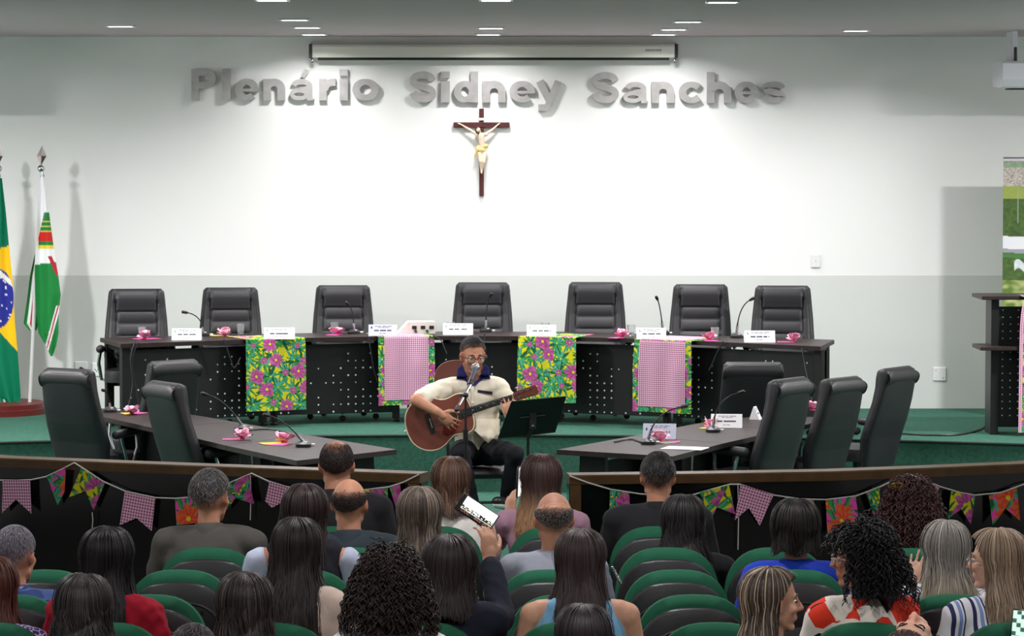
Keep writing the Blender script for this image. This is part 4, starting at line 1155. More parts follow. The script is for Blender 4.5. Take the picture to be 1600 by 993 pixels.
for px, row, lb in [(527, 1, 'green seat of the front row under the man in the black suit'), (680, 1, 'green seat of the front row under the woman in the white blouse'), (868, 1, 'green seat of the front row under the woman in the lilac shirt'), (1028, 1, 'green seat of the front row under the dark-haired man in the black suit'),
                    (328, 2, 'green seat under the grey-haired man in the grey suit'), (546, 2, 'green seat under the balding man in the dark teal suit'), (1042, 2, 'green seat under the woman with long wavy black hair'), (1212, 2, 'empty green seat before the woman in the bright blue top'), (1425, 2, 'green seat under the woman with auburn curls and a hair clip'),
                    (72, 3, 'empty green seat at the left edge, before the man in the blue shirt'), (283, 3, 'large empty green seat right of the woman in the red blouse'), (474, 3, 'green seat under the woman in the dark vest'), (665, 3, 'green seat under the woman in polka dots'), (858, 3, 'green seat under the bald man in the grey t-shirt'), (1056, 3, 'empty green seat, uppermost of three stacked in view right of the centre'), (1243, 3, 'green seat under the woman in the bright blue top'), (1432, 3, 'empty green seat behind the woman with auburn curls'),
                    (18, 4, 'green seat under the man in the blue shirt'), (236, 4, 'empty green seat partly behind the woman in the red blouse'), (882, 4, 'empty green seat before the woman in the light blue tank top'), (1082, 4, 'empty green seat, middle one of three stacked in view right of the centre'), (1487, 4, 'green seat under the woman with long grey hair'),
                    (-15, 5, 'green seat at the left edge under the woman with red-brown hair'), (168, 5, 'green seat under the woman in the red blouse'), (425, 5, 'green seat under the woman with very long dark hair'), (660, 5, 'green seat under the woman in navy who films with a phone'), (890, 5, 'green seat under the woman in the light blue tank top'), (1116, 5, 'empty green seat, lowest of three stacked in view right of the centre'), (1352, 5, 'green seat under the woman in the red, black and white blouse'), (1586, 5, 'green seat under the woman in the striped shirt'),
                    (130, 6, 'green seat under the woman with dark curls at the bottom left'), (382, 6, 'green seat under the dark-haired woman at the bottom, left of the centre'), (608, 6, 'green seat under the curly-haired woman in white'), (1203, 6, 'green seat under the woman with streaked hair seen from the side'), (305, 7, 'green seat below the frame at the bottom left'), (912, 7, 'green seat below the frame under the dark straight-haired woman'), (1418, 7, 'green seat below the frame under the person leaning back')]:
    Y = ROWD[row]; x = PY(px, 900, Y).x; loc = (x, Y - .05, 0)
    if ST is None: ST = make_seat(lb, loc, 0)
    else: dup(ST, loc, R.uniform(-.03, .03), lb)

# ------------------------------------------------------------------ people
iris = mat('eyeball', (1, 1, 1), .25, attr=True)
def skinmat(name, c): return mat(name, c, .55, spec=.35, var=.08, vscale=25, attr=True)
SKIN = skinmat('skin', (1, 1, 1))
HAIR = mat('hair', (1, 1, 1), .48, spec=.3, attr=True)
def fabric(name, c, rough=.85): return MATS.get(name) or mat(name, c, rough, spec=.2, bump=.35, bscale=26, var=.08, vscale=14)

def frame(d, n):                                         # columns: side, d, n
    d = d.normalized(); n = (n - d * n.dot(d)).normalized(); s_ = d.cross(n)
    return s_, d, n
def hand(mb, w, d, n, curl, thumb=1, k=1.0, spread=.0, thumbcurl=.5, fc=None):
    s_, d, n = frame(Vector(d), Vector(n)); w = Vector(w)
    M = Matrix((s_, d, n)).transposed()
    mb.ell(w + d * .05 * k, (.042 * k, .056 * k, .017 * k), M, 12, 8); mb.capsule(w - d * .02 * k, w + d * .03 * k, .026 * k, .028 * k)
    for i in range(4):
        c_ = curl if fc is None else fc[i]
        off = thumb * (.031 - .0205 * i); p = w + d * (.088 - .004 * abs(i - 1.3)) * k + s_ * off * k
        ln = (.040, .045, .042, .033)[i] * k; dd = (d + s_ * spread * thumb * (1.5 - i) * .3).normalized(); a = 0; r = .0088 * k
        mb.capsule(w + d * .05 * k + s_ * off * k, p, .010 * k, r)
        for j in range(3):
            a += c_ * (.8, 1.1, .8)[j]; dirn = dd * math.cos(a) + n * math.sin(a); q = p + dirn * ln * (1, .68, .52)[j]
            mb.capsule(p, q, r, r * .9, 10); p = q; r *= .9
    p = w + d * .025 * k + s_ * thumb * .034 * k; dirn = (d * .75 + s_ * thumb * .75 + n * .25 * thumbcurl).normalized()
    for j in range(3):
        q = p + dirn * (.034, .030, .026)[j] * k; mb.capsule(p, q, (.0125, .0105, .0095)[j] * k, (.0105, .0095, .0085)[j] * k, 10); p = q
        dirn = (dirn - s_ * thumb * .35 * thumbcurl + n * .35 * thumbcurl + d * .1).normalized()

def scalp(th, ph, off=0, hs=1.0):                        # ph = 0 at the back of the head
    return Vector(((.077 + off) * math.sin(th) * math.sin(ph), -(.097 + off) * math.sin(th) * math.cos(ph) - .012, (.095 + off) * math.cos(th) + .024)) * hs
def scalp_n(th, ph): return Vector((math.sin(th) * math.sin(ph), -math.sin(th) * math.cos(ph), math.cos(th)))
def varied(c, rr, lo=.7, hi=1.5): k = rr.uniform(lo, hi); return tuple(min(1, x * k) for x in c)
def ribbon(mb, pts, nrms, w, col, taper=True):
    vs = []; cs = []; n = len(pts)
    for i in range(n):
        t = (pts[min(i + 1, n - 1)] - pts[max(i - 1, 0)]); t = t.normalized() if t.length > 1e-9 else Vector((0, 0, -1))
        s_ = t.cross(nrms[i]); s_ = s_.normalized() if s_.length > 1e-6 else Vector((1, 0, 0))
        ww = w * (1 if not taper else (1 - .75 * (i / (n - 1)) ** 3)) * .5
        vs += [pts[i] - s_ * ww, pts[i] + nrms[i] * w * .28, pts[i] + s_ * ww]; cs += [col] * 3
    fs = []
    for i in range(n - 1):
        a = i * 3; fs += [(a, a + 1, a + 4, a + 3), (a + 1, a + 2, a + 5, a + 4)]
    mb.add(vs, fs, cs)

def hair_long(t, Mh, sp, seed):
    rr = random.Random(seed); hs = sp.get('hs', 1); vol = sp.get('vol', .016); Lg = sp['len']; c0 = sp['hc']; streak = sp.get('streak'); frac = sp.get('sfrac', .25)
    phm = sp.get('phm', 2.0); flare = sp.get('flare', .0); wave = sp.get('wave', .004); back = sp.get('back', .22); tips = sp.get('tips')
    part = sp.get('part', 0.0)
    def path(ph, off, n1=7, n2=11, jig=0, lk=1.0, t0=.06):
        ap = abs(ph); front = ap > phm
        the = 1.62 if not front else max(.95, 1.62 - (ap - phm) * 1.1)
        out = []; nr = []
        for i in range(n1 + 1):
            th = t0 + (the - t0) * i / n1
            v = vol * (.55 + .45 * math.sin(min(th, 1.57))); v *= 1 - .28 * math.exp(-((math.sin(th) * math.sin(ph) * .077 - sp.get('part', .012)) / .010) ** 2) * (1 if th < 1.0 and th * math.cos(ph) < .7 else 0)
            out.append(Mh @ scalp(th, ph, v + off * min(1, th / .9), hs)); nr.append((Mh.to_3x3() @ scalp_n(th, ph)).normalized())
        if not front or sp.get('bangs'):
            p0 = out[-1]; n0 = Vector((nr[-1].x, nr[-1].y, 0)).normalized(); L_ = Lg * lk * (1 if not front else .35)
            ph_ = ph * 3 + jig
            for i in range(1, n2 + 1):
                d = L_ * i / n2
                q = p0 + Vector((0, 0, -d)) + n0 * (flare * d - .02 * math.sin(min(1, d / .18) * pi) * (1 if sp.get('hug', 1) else 0)) + Vector((0, -back * d * (1 if ap < 1.9 else .3), 0))
                q += n0 * wave * math.sin(d * sp.get('wf', 45) + ph_ + jig) + n0.cross(Vector((0, 0, 1))) * wave * math.cos(d * sp.get('wf', 45) * .9 + ph_)
                q += n0 * .007 * math.sin(ph * 6 + seed) * min(1, d / .12) + Vector((0, 0, .012 * math.sin(ph * 5 + seed * 2) * d / max(L_, .01)))
                out.append(q); nr.append(n0)
        else:
            for i in range(n2): out.append(out[-1] + Vector((0, 0, -.0006))); nr.append(nr[-1])
        return out, nr
    mb = MB(); nu = 56; rows = 19
    G = [path(-pi + 2 * pi * k / nu, -.003, jig=0) [0] for k in range(nu)]
    cd = tuple(x * .55 for x in c0)
    mb.grid(lambda u, v: G[int(round(u * nu)) % nu][int(round(v * (rows - 1)))], nu, rows - 1, lambda u, v: cd, closed=True)
    for _ in range(sp.get('n', 950)):
        ph = rr.uniform(-pi, pi) if rr.random() < .25 else rr.uniform(-phm - .1, phm + .1)
        pts, nr = path(ph, rr.uniform(-.002, .007) if rr.random() > .07 else rr.uniform(.006, .016), 6, 9, rr.uniform(-.8, .8), rr.uniform(.70, 1.06), rr.uniform(.03, .5))
        ms = rr.random() if streak and rr.random() < frac else 0
        col = varied(tuple(c0[q] * (1 - ms) + (streak or c0)[q] * ms for q in range(3)), rr, .65, 1.3)
        i0 = len(mb.v); ribbon(mb, pts, nr, rr.uniform(.0025, .006), col)
        if tips:
            n = len(pts)
            for i in range(n):
                f_ = max(0, min(1, (i / (n - 1) - .55) / .3)) * .85
                cc = tuple(col[k] * (1 - f_) + tips[k] * f_ for k in range(3))
                for k in range(3): mb.c[i0 + i * 3 + k] = cc
    mb.build('hair', HAIR, t, 180)

def hair_short(t, Mh, sp, seed):
    rr = random.Random(seed); hs = sp.get('hs', 1); c0 = sp['hc']; th0 = sp.get('bald', 0.0); vol = sp.get('vol', .009 if not sp.get('bald') else .004); streak = sp.get('streak')
    def the(ph):
        a = abs(ph)
        return interp(a, [0, .7, 1.25, 1.75, 2.1, 2.5, 3.15], [2.15, 2.0, 1.75, 1.60, 1.25, 1.05, 1.0])
    def beg(ph):
        if not th0: return 0.02
        a = abs(ph); return interp(a, [0, 1.2, 1.9, 2.4, 3.15], [th0 * .9, th0 * 1.05, th0 * 1.25, 1.2, 1.2])
    mb = MB(); nu = 48; cd = tuple(x * .7 for x in c0)
    def fn(u, v):
        ph = -pi + 2 * pi * u; a, b = beg(ph), the(ph); b = max(a + .02, b); th = a + (b - a) * v
        e = min(1, v / .12 if th0 else 1, (1 - v) / .15); return Mh @ scalp(th, ph, -.004 + (vol) * e, hs)
    skc = tuple(x * .9 for x in sp['skin'])
    def capcol(u, v):
        f_ = 1 if not th0 else min(1, max(0, (v - .02 + .05 * math.sin(u * 70)) / .42)); f_ *= min(1, max(.15, (1 - v + .04 * math.sin(u * 50)) / .22)); return tuple(skc[q] * (1 - f_) + cd[q] * f_ for q in range(3))
    mb.grid(fn, nu, 18, capcol, closed=True)
    for _ in range(sp.get('n', 2400)):
        ph = rr.uniform(-pi, pi); a, b = beg(ph), the(ph)
        if b - a < .08: continue
        th = a + (b - .05 - a) * (rr.random() if not th0 else rr.random() ** .55); ln = sp.get('slen', .16 if not th0 else .075) * rr.uniform(.6, 1.2); dph = rr.uniform(-.12, .12)
        pts = []; nr = []
        for i in range(4):
            q = i / 3; pts.append(Mh @ scalp(min(th + ln * q, b + .05), ph + dph * q, vol - .003 + .004 * math.sin(q * 2.5), hs)); nr.append((Mh.to_3x3() @ scalp_n(th, ph)).normalized())
        ms = rr.random() * .8 if streak and rr.random() < sp.get('sfrac', .3) * 1.5 else 0
        ribbon(mb, pts, nr, rr.uniform(.0012, .0028), varied(tuple(c0[q] * (1 - ms) + (streak or c0)[q] * ms for q in range(3)), rr, .7, 1.3))
    mb.build('hair', HAIR, t, 180)

def hair_curly(t, Mh, sp, seed):
    rr = random.Random(seed); hs = sp.get('hs', 1); vol = sp.get('vol', .05); Lg = sp['len']; c0 = sp['hc']; cd = tuple(x * .5 for x in c0); flare = sp.get('flare', .25)
    phm = sp.get('phm', 2.1)
    mb = MB()
    def base(ph, th): return Mh @ scalp(th, ph, vol * .75 * math.sin(min(th + .5, 1.57)), hs)
    def core(u, v):
        ph = -pi + 2 * pi * u; fr = abs(ph) > phm
        if v < .5 or fr:
            return base(ph, min(v * 2, 1) * (1.6 if not fr else 1.0))
        p = base(ph, 1.6); n0 = p - Mh.translation; n0.z = 0; n0.normalize(); d = (v - .5) * 2 * Lg
        return p + Vector((0, -.15 * d, -d * .72)) + n0 * (flare * d * .5 - .10 * max(0, d - Lg * .35))
    mb.grid(core, 40, 16, lambda u, v: cd, closed=True)
    cr = sp.get('cr', .008)
    for _ in range(int(sp.get('n', 330) * 1.7)):
        ph = rr.uniform(-phm - .35, phm + .35) if rr.random() < .85 else rr.uniform(-pi, pi)
        th = math.acos(rr.uniform(-.1, 1)); fr = abs(ph) > phm
        if fr: th = min(th, .95)
        p = Mh @ scalp(th, ph, vol * rr.uniform(.6, 1.05), hs); n0 = (Mh.to_3x3() @ scalp_n(th, ph)).normalized(); d = (n0 * .5 + Vector((0, 0, -.35))).normalized()
        ln = rr.uniform(.05, .12) if th < 1.1 or fr else rr.uniform(.4, 1.0) * Lg + .03
        n = int(ln / .0055) + 5; a = rr.uniform(0, 6); hand_ = rr.choice((-1, 1)); rad = cr * rr.uniform(.7, 1.3); pts = []
        nh = Vector((n0.x, n0.y, 0)); nh = nh.normalized() if nh.length > 1e-6 else Vector((0, -1, 0))
        for i in range(n):
            q = i / (n - 1)
            a += .62 * hand_; u_ = d.cross(Vector((.3, .8, .2))).normalized(); w_ = d.cross(u_)
            pts.append(p + (u_ * math.cos(a) + w_ * math.sin(a)) * rad)
            p = p + d * (ln / n) * 1.0; d = (d * .9 + (Vector((0, -.1, -1)) + nh * flare) * .1).normalized()
        mb.tube(pts, [.0038 * (1 - .5 * i / n) for i in range(n)], 4, varied(c0, rr, .55, 1.7), cap=False)
    mb.build('hair', HAIR, t, 180)

LIP, WHITE_E = rgb(150, 84, 78), rgb(225, 222, 216)
def head_prims(mb, Mh, hs, nose=1.0):
    R3 = Mh.to_3x3()
    def P(x, y, z): return Mh @ (Vector((x, y, z)) * hs)
    E = lambda c, r, nu=16, nv=10: mb.ell(P(*c), [x * hs for x in r], R3, nu, nv)
    K = lambda a, b, r1, r2, n=10: mb.capsule(P(*a), P(*b), r1 * hs, r2 * hs, n)
    E((0, -.012, .024), (.0745, .094, .092), 20, 14)
    E((0, .022, -.03), (.062, .064, .082), 18, 12)
    K((-.048, .0, -.062), (-.018, .056, -.098), .020, .017); K((.048, .0, -.062), (.018, .056, -.098), .020, .017)
    E((0, .062, -.099), (.024, .022, .018)); K((0, .02, -.09), (0, .055, -.095), .03, .022)
    K((-.036, .074, .020), (-.010, .082, .016), .010, .011); K((.036, .074, .020), (.010, .082, .016), .010, .011)
    E((-.040, .058, -.026), (.022, .022, .02)); E((.040, .058, -.026), (.022, .022, .02))
    K((0, .086, .010), (0, .104 + .004 * nose, -.030), .0085, .0125 * nose); E((-.0125, .095, -.033), (.0095, .011, .0085)); E((.0125, .095, -.033), (.0095, .011, .0085))
    E((0, .082, -.059), (.025, .012, .0065)); E((0, .081, -.0705), (.021, .012, .0075)); K((-.02, .07, -.064), (.02, .07, -.064), .014, .014)
    for sx in (-1, 1):
        Re = R3 @ Matrix.Rotation(sx * .35, 3, 'Z')
        mb.ell(P(sx * .079, -.006, -.006), (.009 * hs, .019 * hs, .031 * hs), Re, 12, 10); mb.ell(P(sx * .076, .002, -.028), (.008 * hs, .01 * hs, .012 * hs), Re, 8, 6)
def eyes(t, Mh, hs, browc, look=(0, 0), half=0.0):
    for sx in (-1, 1):
        c_ = Mh @ (Vector((sx * .031, .0695, -.001)) * hs); g = Mh.to_3x3() @ Vector((look[0], 1, look[1])).normalized()
        mb = MB(); r = .0125 * hs; mb.ell(c_, (r, r, r), Mh.to_3x3() @ Matrix.Rotation(-pi / 2, 3, 'X'), 20, 16)
        mb.c = [(0.01, .008, .006) if (Vector(v) - c_).normalized().dot(g) > .94 else ((.05, .025, .012) if (Vector(v) - c_).normalized().dot(g) > .84 else WHITE_E) for v in mb.v]
        mb.build('eye', iris, t, 180)
        mb = MB(); pts = [Mh @ (Vector((sx * x, y, z)) * hs) for x, y, z in ((.012, .088, .021), (.024, .0855, .026), (.038, .078, .025), (.048, .068, .019))]
        mb.tube(pts, [.0032 * hs, .0042 * hs, .0036 * hs, .0015 * hs], 6, browc); mb.build('eyebrow', HAIR, t, 180)
        mb = MB(); up = Mh.to_3x3() @ Vector((0, 0, 1))       # upper lid
        lid = [Mh @ (Vector((sx * .031 + .0135 * math.cos(a), .0695 + .0138 * math.sin(a), .0035 + .002 * math.sin(a) - half)) * hs) for a in [pi * k / 8 for k in range(9)]]
        mb.tube(lid, .0028 * hs, 6, tuple(x * .6 for x in browc)); mb.build('eyelid', HAIR, t, 180)

def wrinkle(me, amp, fr, seed):
    v = coords(me).copy(); n = normals(me)
    d = np.zeros(len(v)); rs_ = np.random.RandomState(seed)
    for k in range(7):
        w = rs_.randn(3) * fr * (.5 + .4 * k); d += np.sin(v @ w + rs_.rand() * 6 + 1.5 * np.sin(v @ (rs_.randn(3) * fr * .5))) / (1 + .4 * k)
    set_coords(me, v + n * (amp * d)[:, None])

def person(sp):
    seed = sp['seed']; rr = random.Random(seed)
    hs = sp.get('hs', 1.0); hz = sp['hz']; sw = sp.get('sw', .16); up = Vector((0, 0, 1))
    t = thing('person', sp['label'], 'person', sp['loc'], sp.get('rz', 0), None)
    J = dict(pelvis=(0, -.02, .55), waist=(0, -.01, .55 + (hz - .55) * .30), chest=(0, -.015, hz - .30), neck=(0, -.005, hz - .15), head=(0, .03, hz),
             shA=(-sw, -.01, hz - .215), shB=(sw, -.01, hz - .215), elA=(-sw - .06, .05, hz - .47), elB=(sw + .06, .05, hz - .47), wrA=(-.11, .27, .66), wrB=(.11, .27, .66),
             hipA=(-.09, 0, .53), hipB=(.09, 0, .53), knA=(-.12, .42, .53), knB=(.12, .42, .53), anA=(-.12, .40, .09), anB=(.12, .40, .09), toA=(-.13, .54, .035), toB=(.13, .54, .035))
    inv = (Matrix.Translation(Vector(sp['loc'])) @ Matrix.Rotation(sp.get('rz', 0), 4, 'Z')).inverted()
    for k, v in sp.get('J', {}).items(): J[k] = tuple(inv @ Vector(v))
    J = {k: Vector(v) for k, v in J.items()}
    if 'shift' in sp:                                      # lean of the upper body
        for k in ('neck', 'head', 'shA', 'shB', 'chest'): J[k] += Vector(sp['shift']) * (.6 if k == 'chest' else 1)
    Mh = Matrix.Translation(J['head']) @ Matrix.Rotation(sp.get('yaw', 0), 4, 'Z') @ Matrix.Rotation(sp.get('pitch', 0), 4, 'X') @ Matrix.Rotation(sp.get('roll', 0), 4, 'Y')
    lat = (J['shB'] - J['shA']).normalized(); fwd = up.cross(lat).normalized(); B = Matrix((lat, fwd, up)).transposed()
    g = sp.get('girth', 1.0)
    def torso(mb, e=0.0, arms=None, neck=True, low=True, straps=False):
        if low: mb.ell(J['pelvis'], (.165 * g + e, .125 * g + e, .115 + e), B)
        mb.capsule(J['pelvis'] + up * .04, J['waist'], .125 * g + e, .118 * g + e); mb.ell(J['waist'], (.15 * g + e, .112 * g + e, .14 + e), B)
        mb.ell((J['waist'] + J['chest']) / 2, (.152 * g + e, .110 * g + e, .13 + e), B)
        mb.ell(J['chest'], (.162 * g + e, .112 * g + e, .165 + e), B, 18, 12)
        if straps:
            for s_ in ('A', 'B'):
                q = J['neck'].lerp(J['sh' + s_], .50); mb.capsule(J['chest'].lerp(J['sh' + s_], .45) - fwd * .055, q - up * .0 - fwd * .03, .045 + e, .036 + e); mb.capsule(q - fwd * .03, J['chest'].lerp(J['sh' + s_], .4) + fwd * .06, .036 + e, .04 + e)
            return
        nov = 1 if (e and sp['top'].get('inner')) else 0
        mb.capsule(J['shA'].lerp(J['shB'], .18 + .06 * nov), J['shA'].lerp(J['shB'], .82 - .06 * nov), .062 + e, .062 + e)
        for s_ in ('A', 'B'):
            if nov: mb.capsule(J['neck'] - up * .035, J['sh' + s_].lerp(J['neck'], .45) + up * .012, .050 + e * .8, .050 + e); continue
            mb.capsule(J['neck'] - up * .035, J['sh' + s_].lerp(J['neck'], .12) + up * .008, .050 + e * .8, .050 + e)
            mb.ell(J['sh' + s_], (.056 + e, .056 + e, .056 + e), None, 12, 8)
    def arm(mb, s_, e=0.0, full=1.0):
        a, b, c_ = J['sh' + s_], J['el' + s_], J['wr' + s_]; am = sp.get('armk', 1.0)
        if full <= 1.0: mb.capsule(a, a.lerp(b, full), .053 * am + e, (.053 - .012 * full) * am + e + (.006 if e else 0))
        else:
            mb.capsule(a, b, .053 * am + e, .042 * am + e); q = b.lerp(c_, full - 1); mb.capsule(b, q, .042 * am + e, (.042 - .014 * (full - 1)) * am + e)
        if full <= 0: return
    # ---- body: one continuous skin
    mb = MB(); torso(mb); head_prims(mb, Mh, hs, sp.get('nose', 1))
    mb.capsule(J['neck'] - up * .05, Mh @ (Vector((0, -.022, -.055)) * hs), .056 * sp.get('neckk', 1), .050 * sp.get('neckk', 1), 14)
    for s_ in ('A', 'B'):
        arm(mb, s_, 0, 2.0)
        mb.capsule(J['hip' + s_], J['kn' + s_], .085 * g, .056); mb.capsule(J['kn' + s_], J['an' + s_], .054, .036); mb.capsule(J['kn' + s_].lerp(J['an' + s_], .3) - (J['to' + s_] - J['an' + s_]).normalized() * .012, J['kn' + s_].lerp(J['an' + s_], .6), .046, .036)
        mb.capsule(J['an' + s_] - up * .035, J['to' + s_], .032, .026)
        hd = sp.get('hand' + s_) or dict(d=((J['kn' + s_] - J['hip' + s_]).normalized() + Vector((-.25 if s_ == 'B' else .25, 0, -.2))), n=(0, 0, -1), curl=.35)
        rot = inv.to_3x3() if hd.get('world') else Matrix.Identity(3)
        hand(mb, J['wr' + s_], rot @ Vector(hd['d']), rot @ Vector(hd['n']), hd['curl'], hd.get('thumb', (-1 if s_ == 'B' else 1)), hd.get('k', 1.0), hd.get('spread', .3), hd.get('tc', .5), hd.get('fc'))
    me = remesh(mb, sp.get('vox', .0105), sp.get('sm', 3), .4)
    v = coords(me); sk = np.tile(np.array(sp['skin']), (len(v), 1))
    hi = np.array((Mh.inverted()).to_3x3()); hv = (v - np.array(Mh.translation)) @ hi.T / hs
    lips = (np.abs(hv[:, 0]) < .024) & (hv[:, 1] > .07) & (hv[:, 2] < -.052) & (hv[:, 2] > -.078)
    sk[lips] = np.array(LIP) * .6 + sk[lips] * .4
    red = (np.abs(hv[:, 0]) < .09) & (hv[:, 2] > -.06) & (hv[:, 2] < .03) & ((np.abs(hv[:, 0]) > .068) | (hv[:, 1] > .085)); sk[red] *= np.array((1.06, .9, .88))
    if sp.get('stubble'):
        hh = (np.abs(hv).max(1) < .13); bd = hh & (hv[:, 2] < -.04) & (hv[:, 1] > -.03) & ~lips; sk[bd] *= sp['stubble']
        sd = hh & (hv[:, 2] < .02) & (np.abs(hv[:, 0]) > .06) & (hv[:, 1] < .035) & (hv[:, 1] > .0); sk[sd] *= sp['stubble']
    if sp.get('buzz') is not None:
        hh = (np.abs(hv).max(1) < .14); top = hh & (hv[:, 2] > .04 - hv[:, 1] * .5) ; sk[top] = sk[top] * .35 + np.array(sp['buzz']) * .65
    paint(me, sk); body = link_mesh('body', me, SKIN, t)
    eyes(t, Mh, hs, sp.get('browc', sp['hc']), half=sp.get('half', .003))
    # ---- clothes
    top = sp['top']; e = top.get('e', .012); sl = top.get('sleeve', 1.0)
    mb = MB(); torso(mb, e, low=top.get('low', True), straps=top.get('straps'))
    if sl > 0 and not top.get('straps'):
        for s_ in ('A', 'B'): arm(mb, s_, e, sl if s_ not in top.get('bare', '') else .5)
    for a, b, r1, r2 in top.get('extra', []): mb.capsule(inv @ a, inv @ b, r1, r2)
    me = remesh(mb, top.get('vox', .0125), 5, .5); wrinkle(me, top.get('wr', .0022), top.get('wf', 22), seed)
    shirt = link_mesh(top.get('name', 'shirt'), me, top['m'], t)
    if top.get('collar'):
        cm, r0, h0 = top['collar']; mb = MB(); c_ = J['neck'] + Vector((0, -.006, .0)); ax = (Mh @ Vector((0, -.02, -.06)) - J['neck']).normalized()
        Mc = ax.to_track_quat('Z', 'Y').to_matrix(); mb.lathe([(r0 + .028, -.03), (r0 + .016, .0), (r0 + .004, h0), (r0 - .002, h0 + .003), (r0 - .004, h0), (r0, -.02)], 24, c_, Mc); mb.build('collar', cm, shirt, 60)
    if top.get('inner'):                                   # sleeves or shirt under a vest
        im, full = top['inner']
        for s_ in ('A', 'B'):
            mb = MB(); mb.capsule(J['sh' + s_].lerp(J['neck'], .1), J['sh' + s_], .05, .06); arm(mb, s_, .014, full)
            mi = remesh(mb, .0125, 4); wrinkle(mi, .003, 24, seed + 5); link_mesh('sleeve', mi, im, t)
    tm = sp.get('trousers'); tm = tm or fabric('dark_trousers', rgb(34, 36, 44))
    mb = MB(); mb.ell(J['pelvis'] - up * .01, (.17 * g + .004, .13 * g + .004, .11), B)
    for s_ in ('A', 'B'): mb.capsule(J['hip' + s_], J['kn' + s_], .098 * g, .07); mb.capsule(J['kn' + s_], J['kn' + s_].lerp(J['an' + s_], .95), .068, .055)
    me = remesh(mb, sp.get('tvox', .018), 3); wrinkle(me, .003, 16, seed + 1); link_mesh('trousers', me, tm, t)
    for s_ in ('A', 'B'):
        a, b = J['an' + s_], J['to' + s_]; mb = MB(); d = (b - a); 
        mb.capsule(a - up * .03, b, .042, .036, 12); mb.build('shoe', sp.get('shoem') or plastic, t, 180)
    h = sp['hair']
    if h == 'long': hair_long(t, Mh, sp, seed)
    elif h == 'curly': hair_curly(t, Mh, sp, seed)
    elif h == 'short': hair_short(t, Mh, sp, seed)
    return t, J, Mh

S1, S2, S3, S4 = rgb(190, 136, 108), rgb(206, 156, 128), rgb(172, 116, 88), rgb(216, 172, 148)
BLK, DBR, MBR, GRY, LGR, AUB, BLD = rgb(26, 22, 22), rgb(44, 34, 32), rgb(72, 50, 40), rgb(96, 92, 90), rgb(150, 144, 138), rgb(52, 30, 27), rgb(148, 122, 96)
def pat(name, fn):
    n = N(name); return n.out(fn(n))
def rampcol(n, x, stops):
    r = n.node('ShaderNodeValToRGB'); r.color_ramp.interpolation = 'CONSTANT'; el = r.color_ramp.elements
    while len(el) < len(stops): el.new(.5)
    for q, (p_, c_) in zip(el, stops): q.position = p_; q.color = L4(c_)
    n.link(x, r.inputs[0]); return r.outputs[0]
def f_polka(n):
    v, o = n.xyz('Object', (38, 38, 38)); vo = n.node('ShaderNodeTexVoronoi'); n.link(v, vo.inputs['Vector']); vo.inputs['Randomness'].default_value = .35; vo.inputs['Scale'].default_value = 1
    return n.mix(n.math('LESS_THAN', vo.outputs['Distance'], .3), rgb(24, 24, 28), rgb(214, 214, 214))
def f_stripe(n):
    v, o = n.xyz('Object', (12, 4, 2), (0, 0, 0)); return rampcol(n, n.math('FRACT', o[0]), [(0, rgb(232, 232, 236)), (.3, rgb(44, 50, 92)), (.48, rgb(232, 232, 236)), (.62, rgb(128, 152, 206)), (.78, rgb(232, 232, 236)), (.86, rgb(44, 50, 92)), (.94, rgb(232, 232, 236))])
def f_blue(n):
    v, o = n.xyz('Object', (3, 3, 26)); nz_ = n.node('ShaderNodeTexNoise'); n.link(v, nz_.inputs['Vector']); nz_.inputs['Scale'].default_value = 1.2
    return rampcol(n, nz_.outputs['Fac'], [(0, rgb(58, 76, 134)), (.45, rgb(84, 106, 164)), (.55, rgb(48, 62, 116)), (.62, rgb(120, 140, 186))])
def f_paisley(n):
    v, o = n.xyz('Object', (42, 42, 42)); vo = n.node('ShaderNodeTexVoronoi', feature='DISTANCE_TO_EDGE'); n.link(v, vo.inputs['Vector']); vo.inputs['Scale'].default_value = 1
    return rampcol(n, vo.outputs['Distance'], [(0, rgb(206, 196, 220)), (.09, rgb(70, 52, 116)), (.3, rgb(96, 70, 140)), (.36, rgb(180, 170, 210)), (.42, rgb(48, 34, 84))])
def f_geo(n):
    v, o = n.xyz('Object', (12, 12, 12), (.3, .5, .6)); vo = n.node('ShaderNodeTexVoronoi', distance='CHEBYCHEV'); n.link(v, vo.inputs['Vector']); vo.inputs['Scale'].default_value = 1; vo.inputs['Randomness'].default_value = .35
    sp_ = n.node('ShaderNodeSeparateColor'); n.link(vo.outputs['Color'], sp_.inputs[0])
    return rampcol(n, sp_.outputs[0], [(0, rgb(226, 60, 38)), (.28, rgb(24, 22, 24)), (.58, rgb(234, 226, 214)), (.84, rgb(140, 60, 40))])
def f_white(n):
    v, o = n.xyz('Object', (30, 30, 30)); vo = n.node('ShaderNodeTexVoronoi', feature='DISTANCE_TO_EDGE'); n.link(v, vo.inputs['Vector']); vo.inputs['Scale'].default_value = 1
    return rampcol(n, vo.outputs['Distance'], [(0, rgb(130, 136, 160)), (.06, rgb(228, 228, 232))])
polka, stripes, bluesh, paisley, geo, whitep = pat('polka_cloth', f_polka), pat('striped_cloth', f_stripe), pat('blue_check_cloth', f_blue), pat('paisley_cloth', f_paisley), pat('geometric_cloth', f_geo), pat('white_print_cloth', f_white)
black_s, grey_s, teal_s = fabric('black_suit', rgb(33, 33, 36)), fabric('grey_suit', rgb(78, 76, 72)), fabric('teal_suit', rgb(44, 54, 60))
def suit(m): return dict(m=m, e=.022, sleeve=1.9, collar=(m, .062, .03), name='jacket', wr=.003, wf=15)

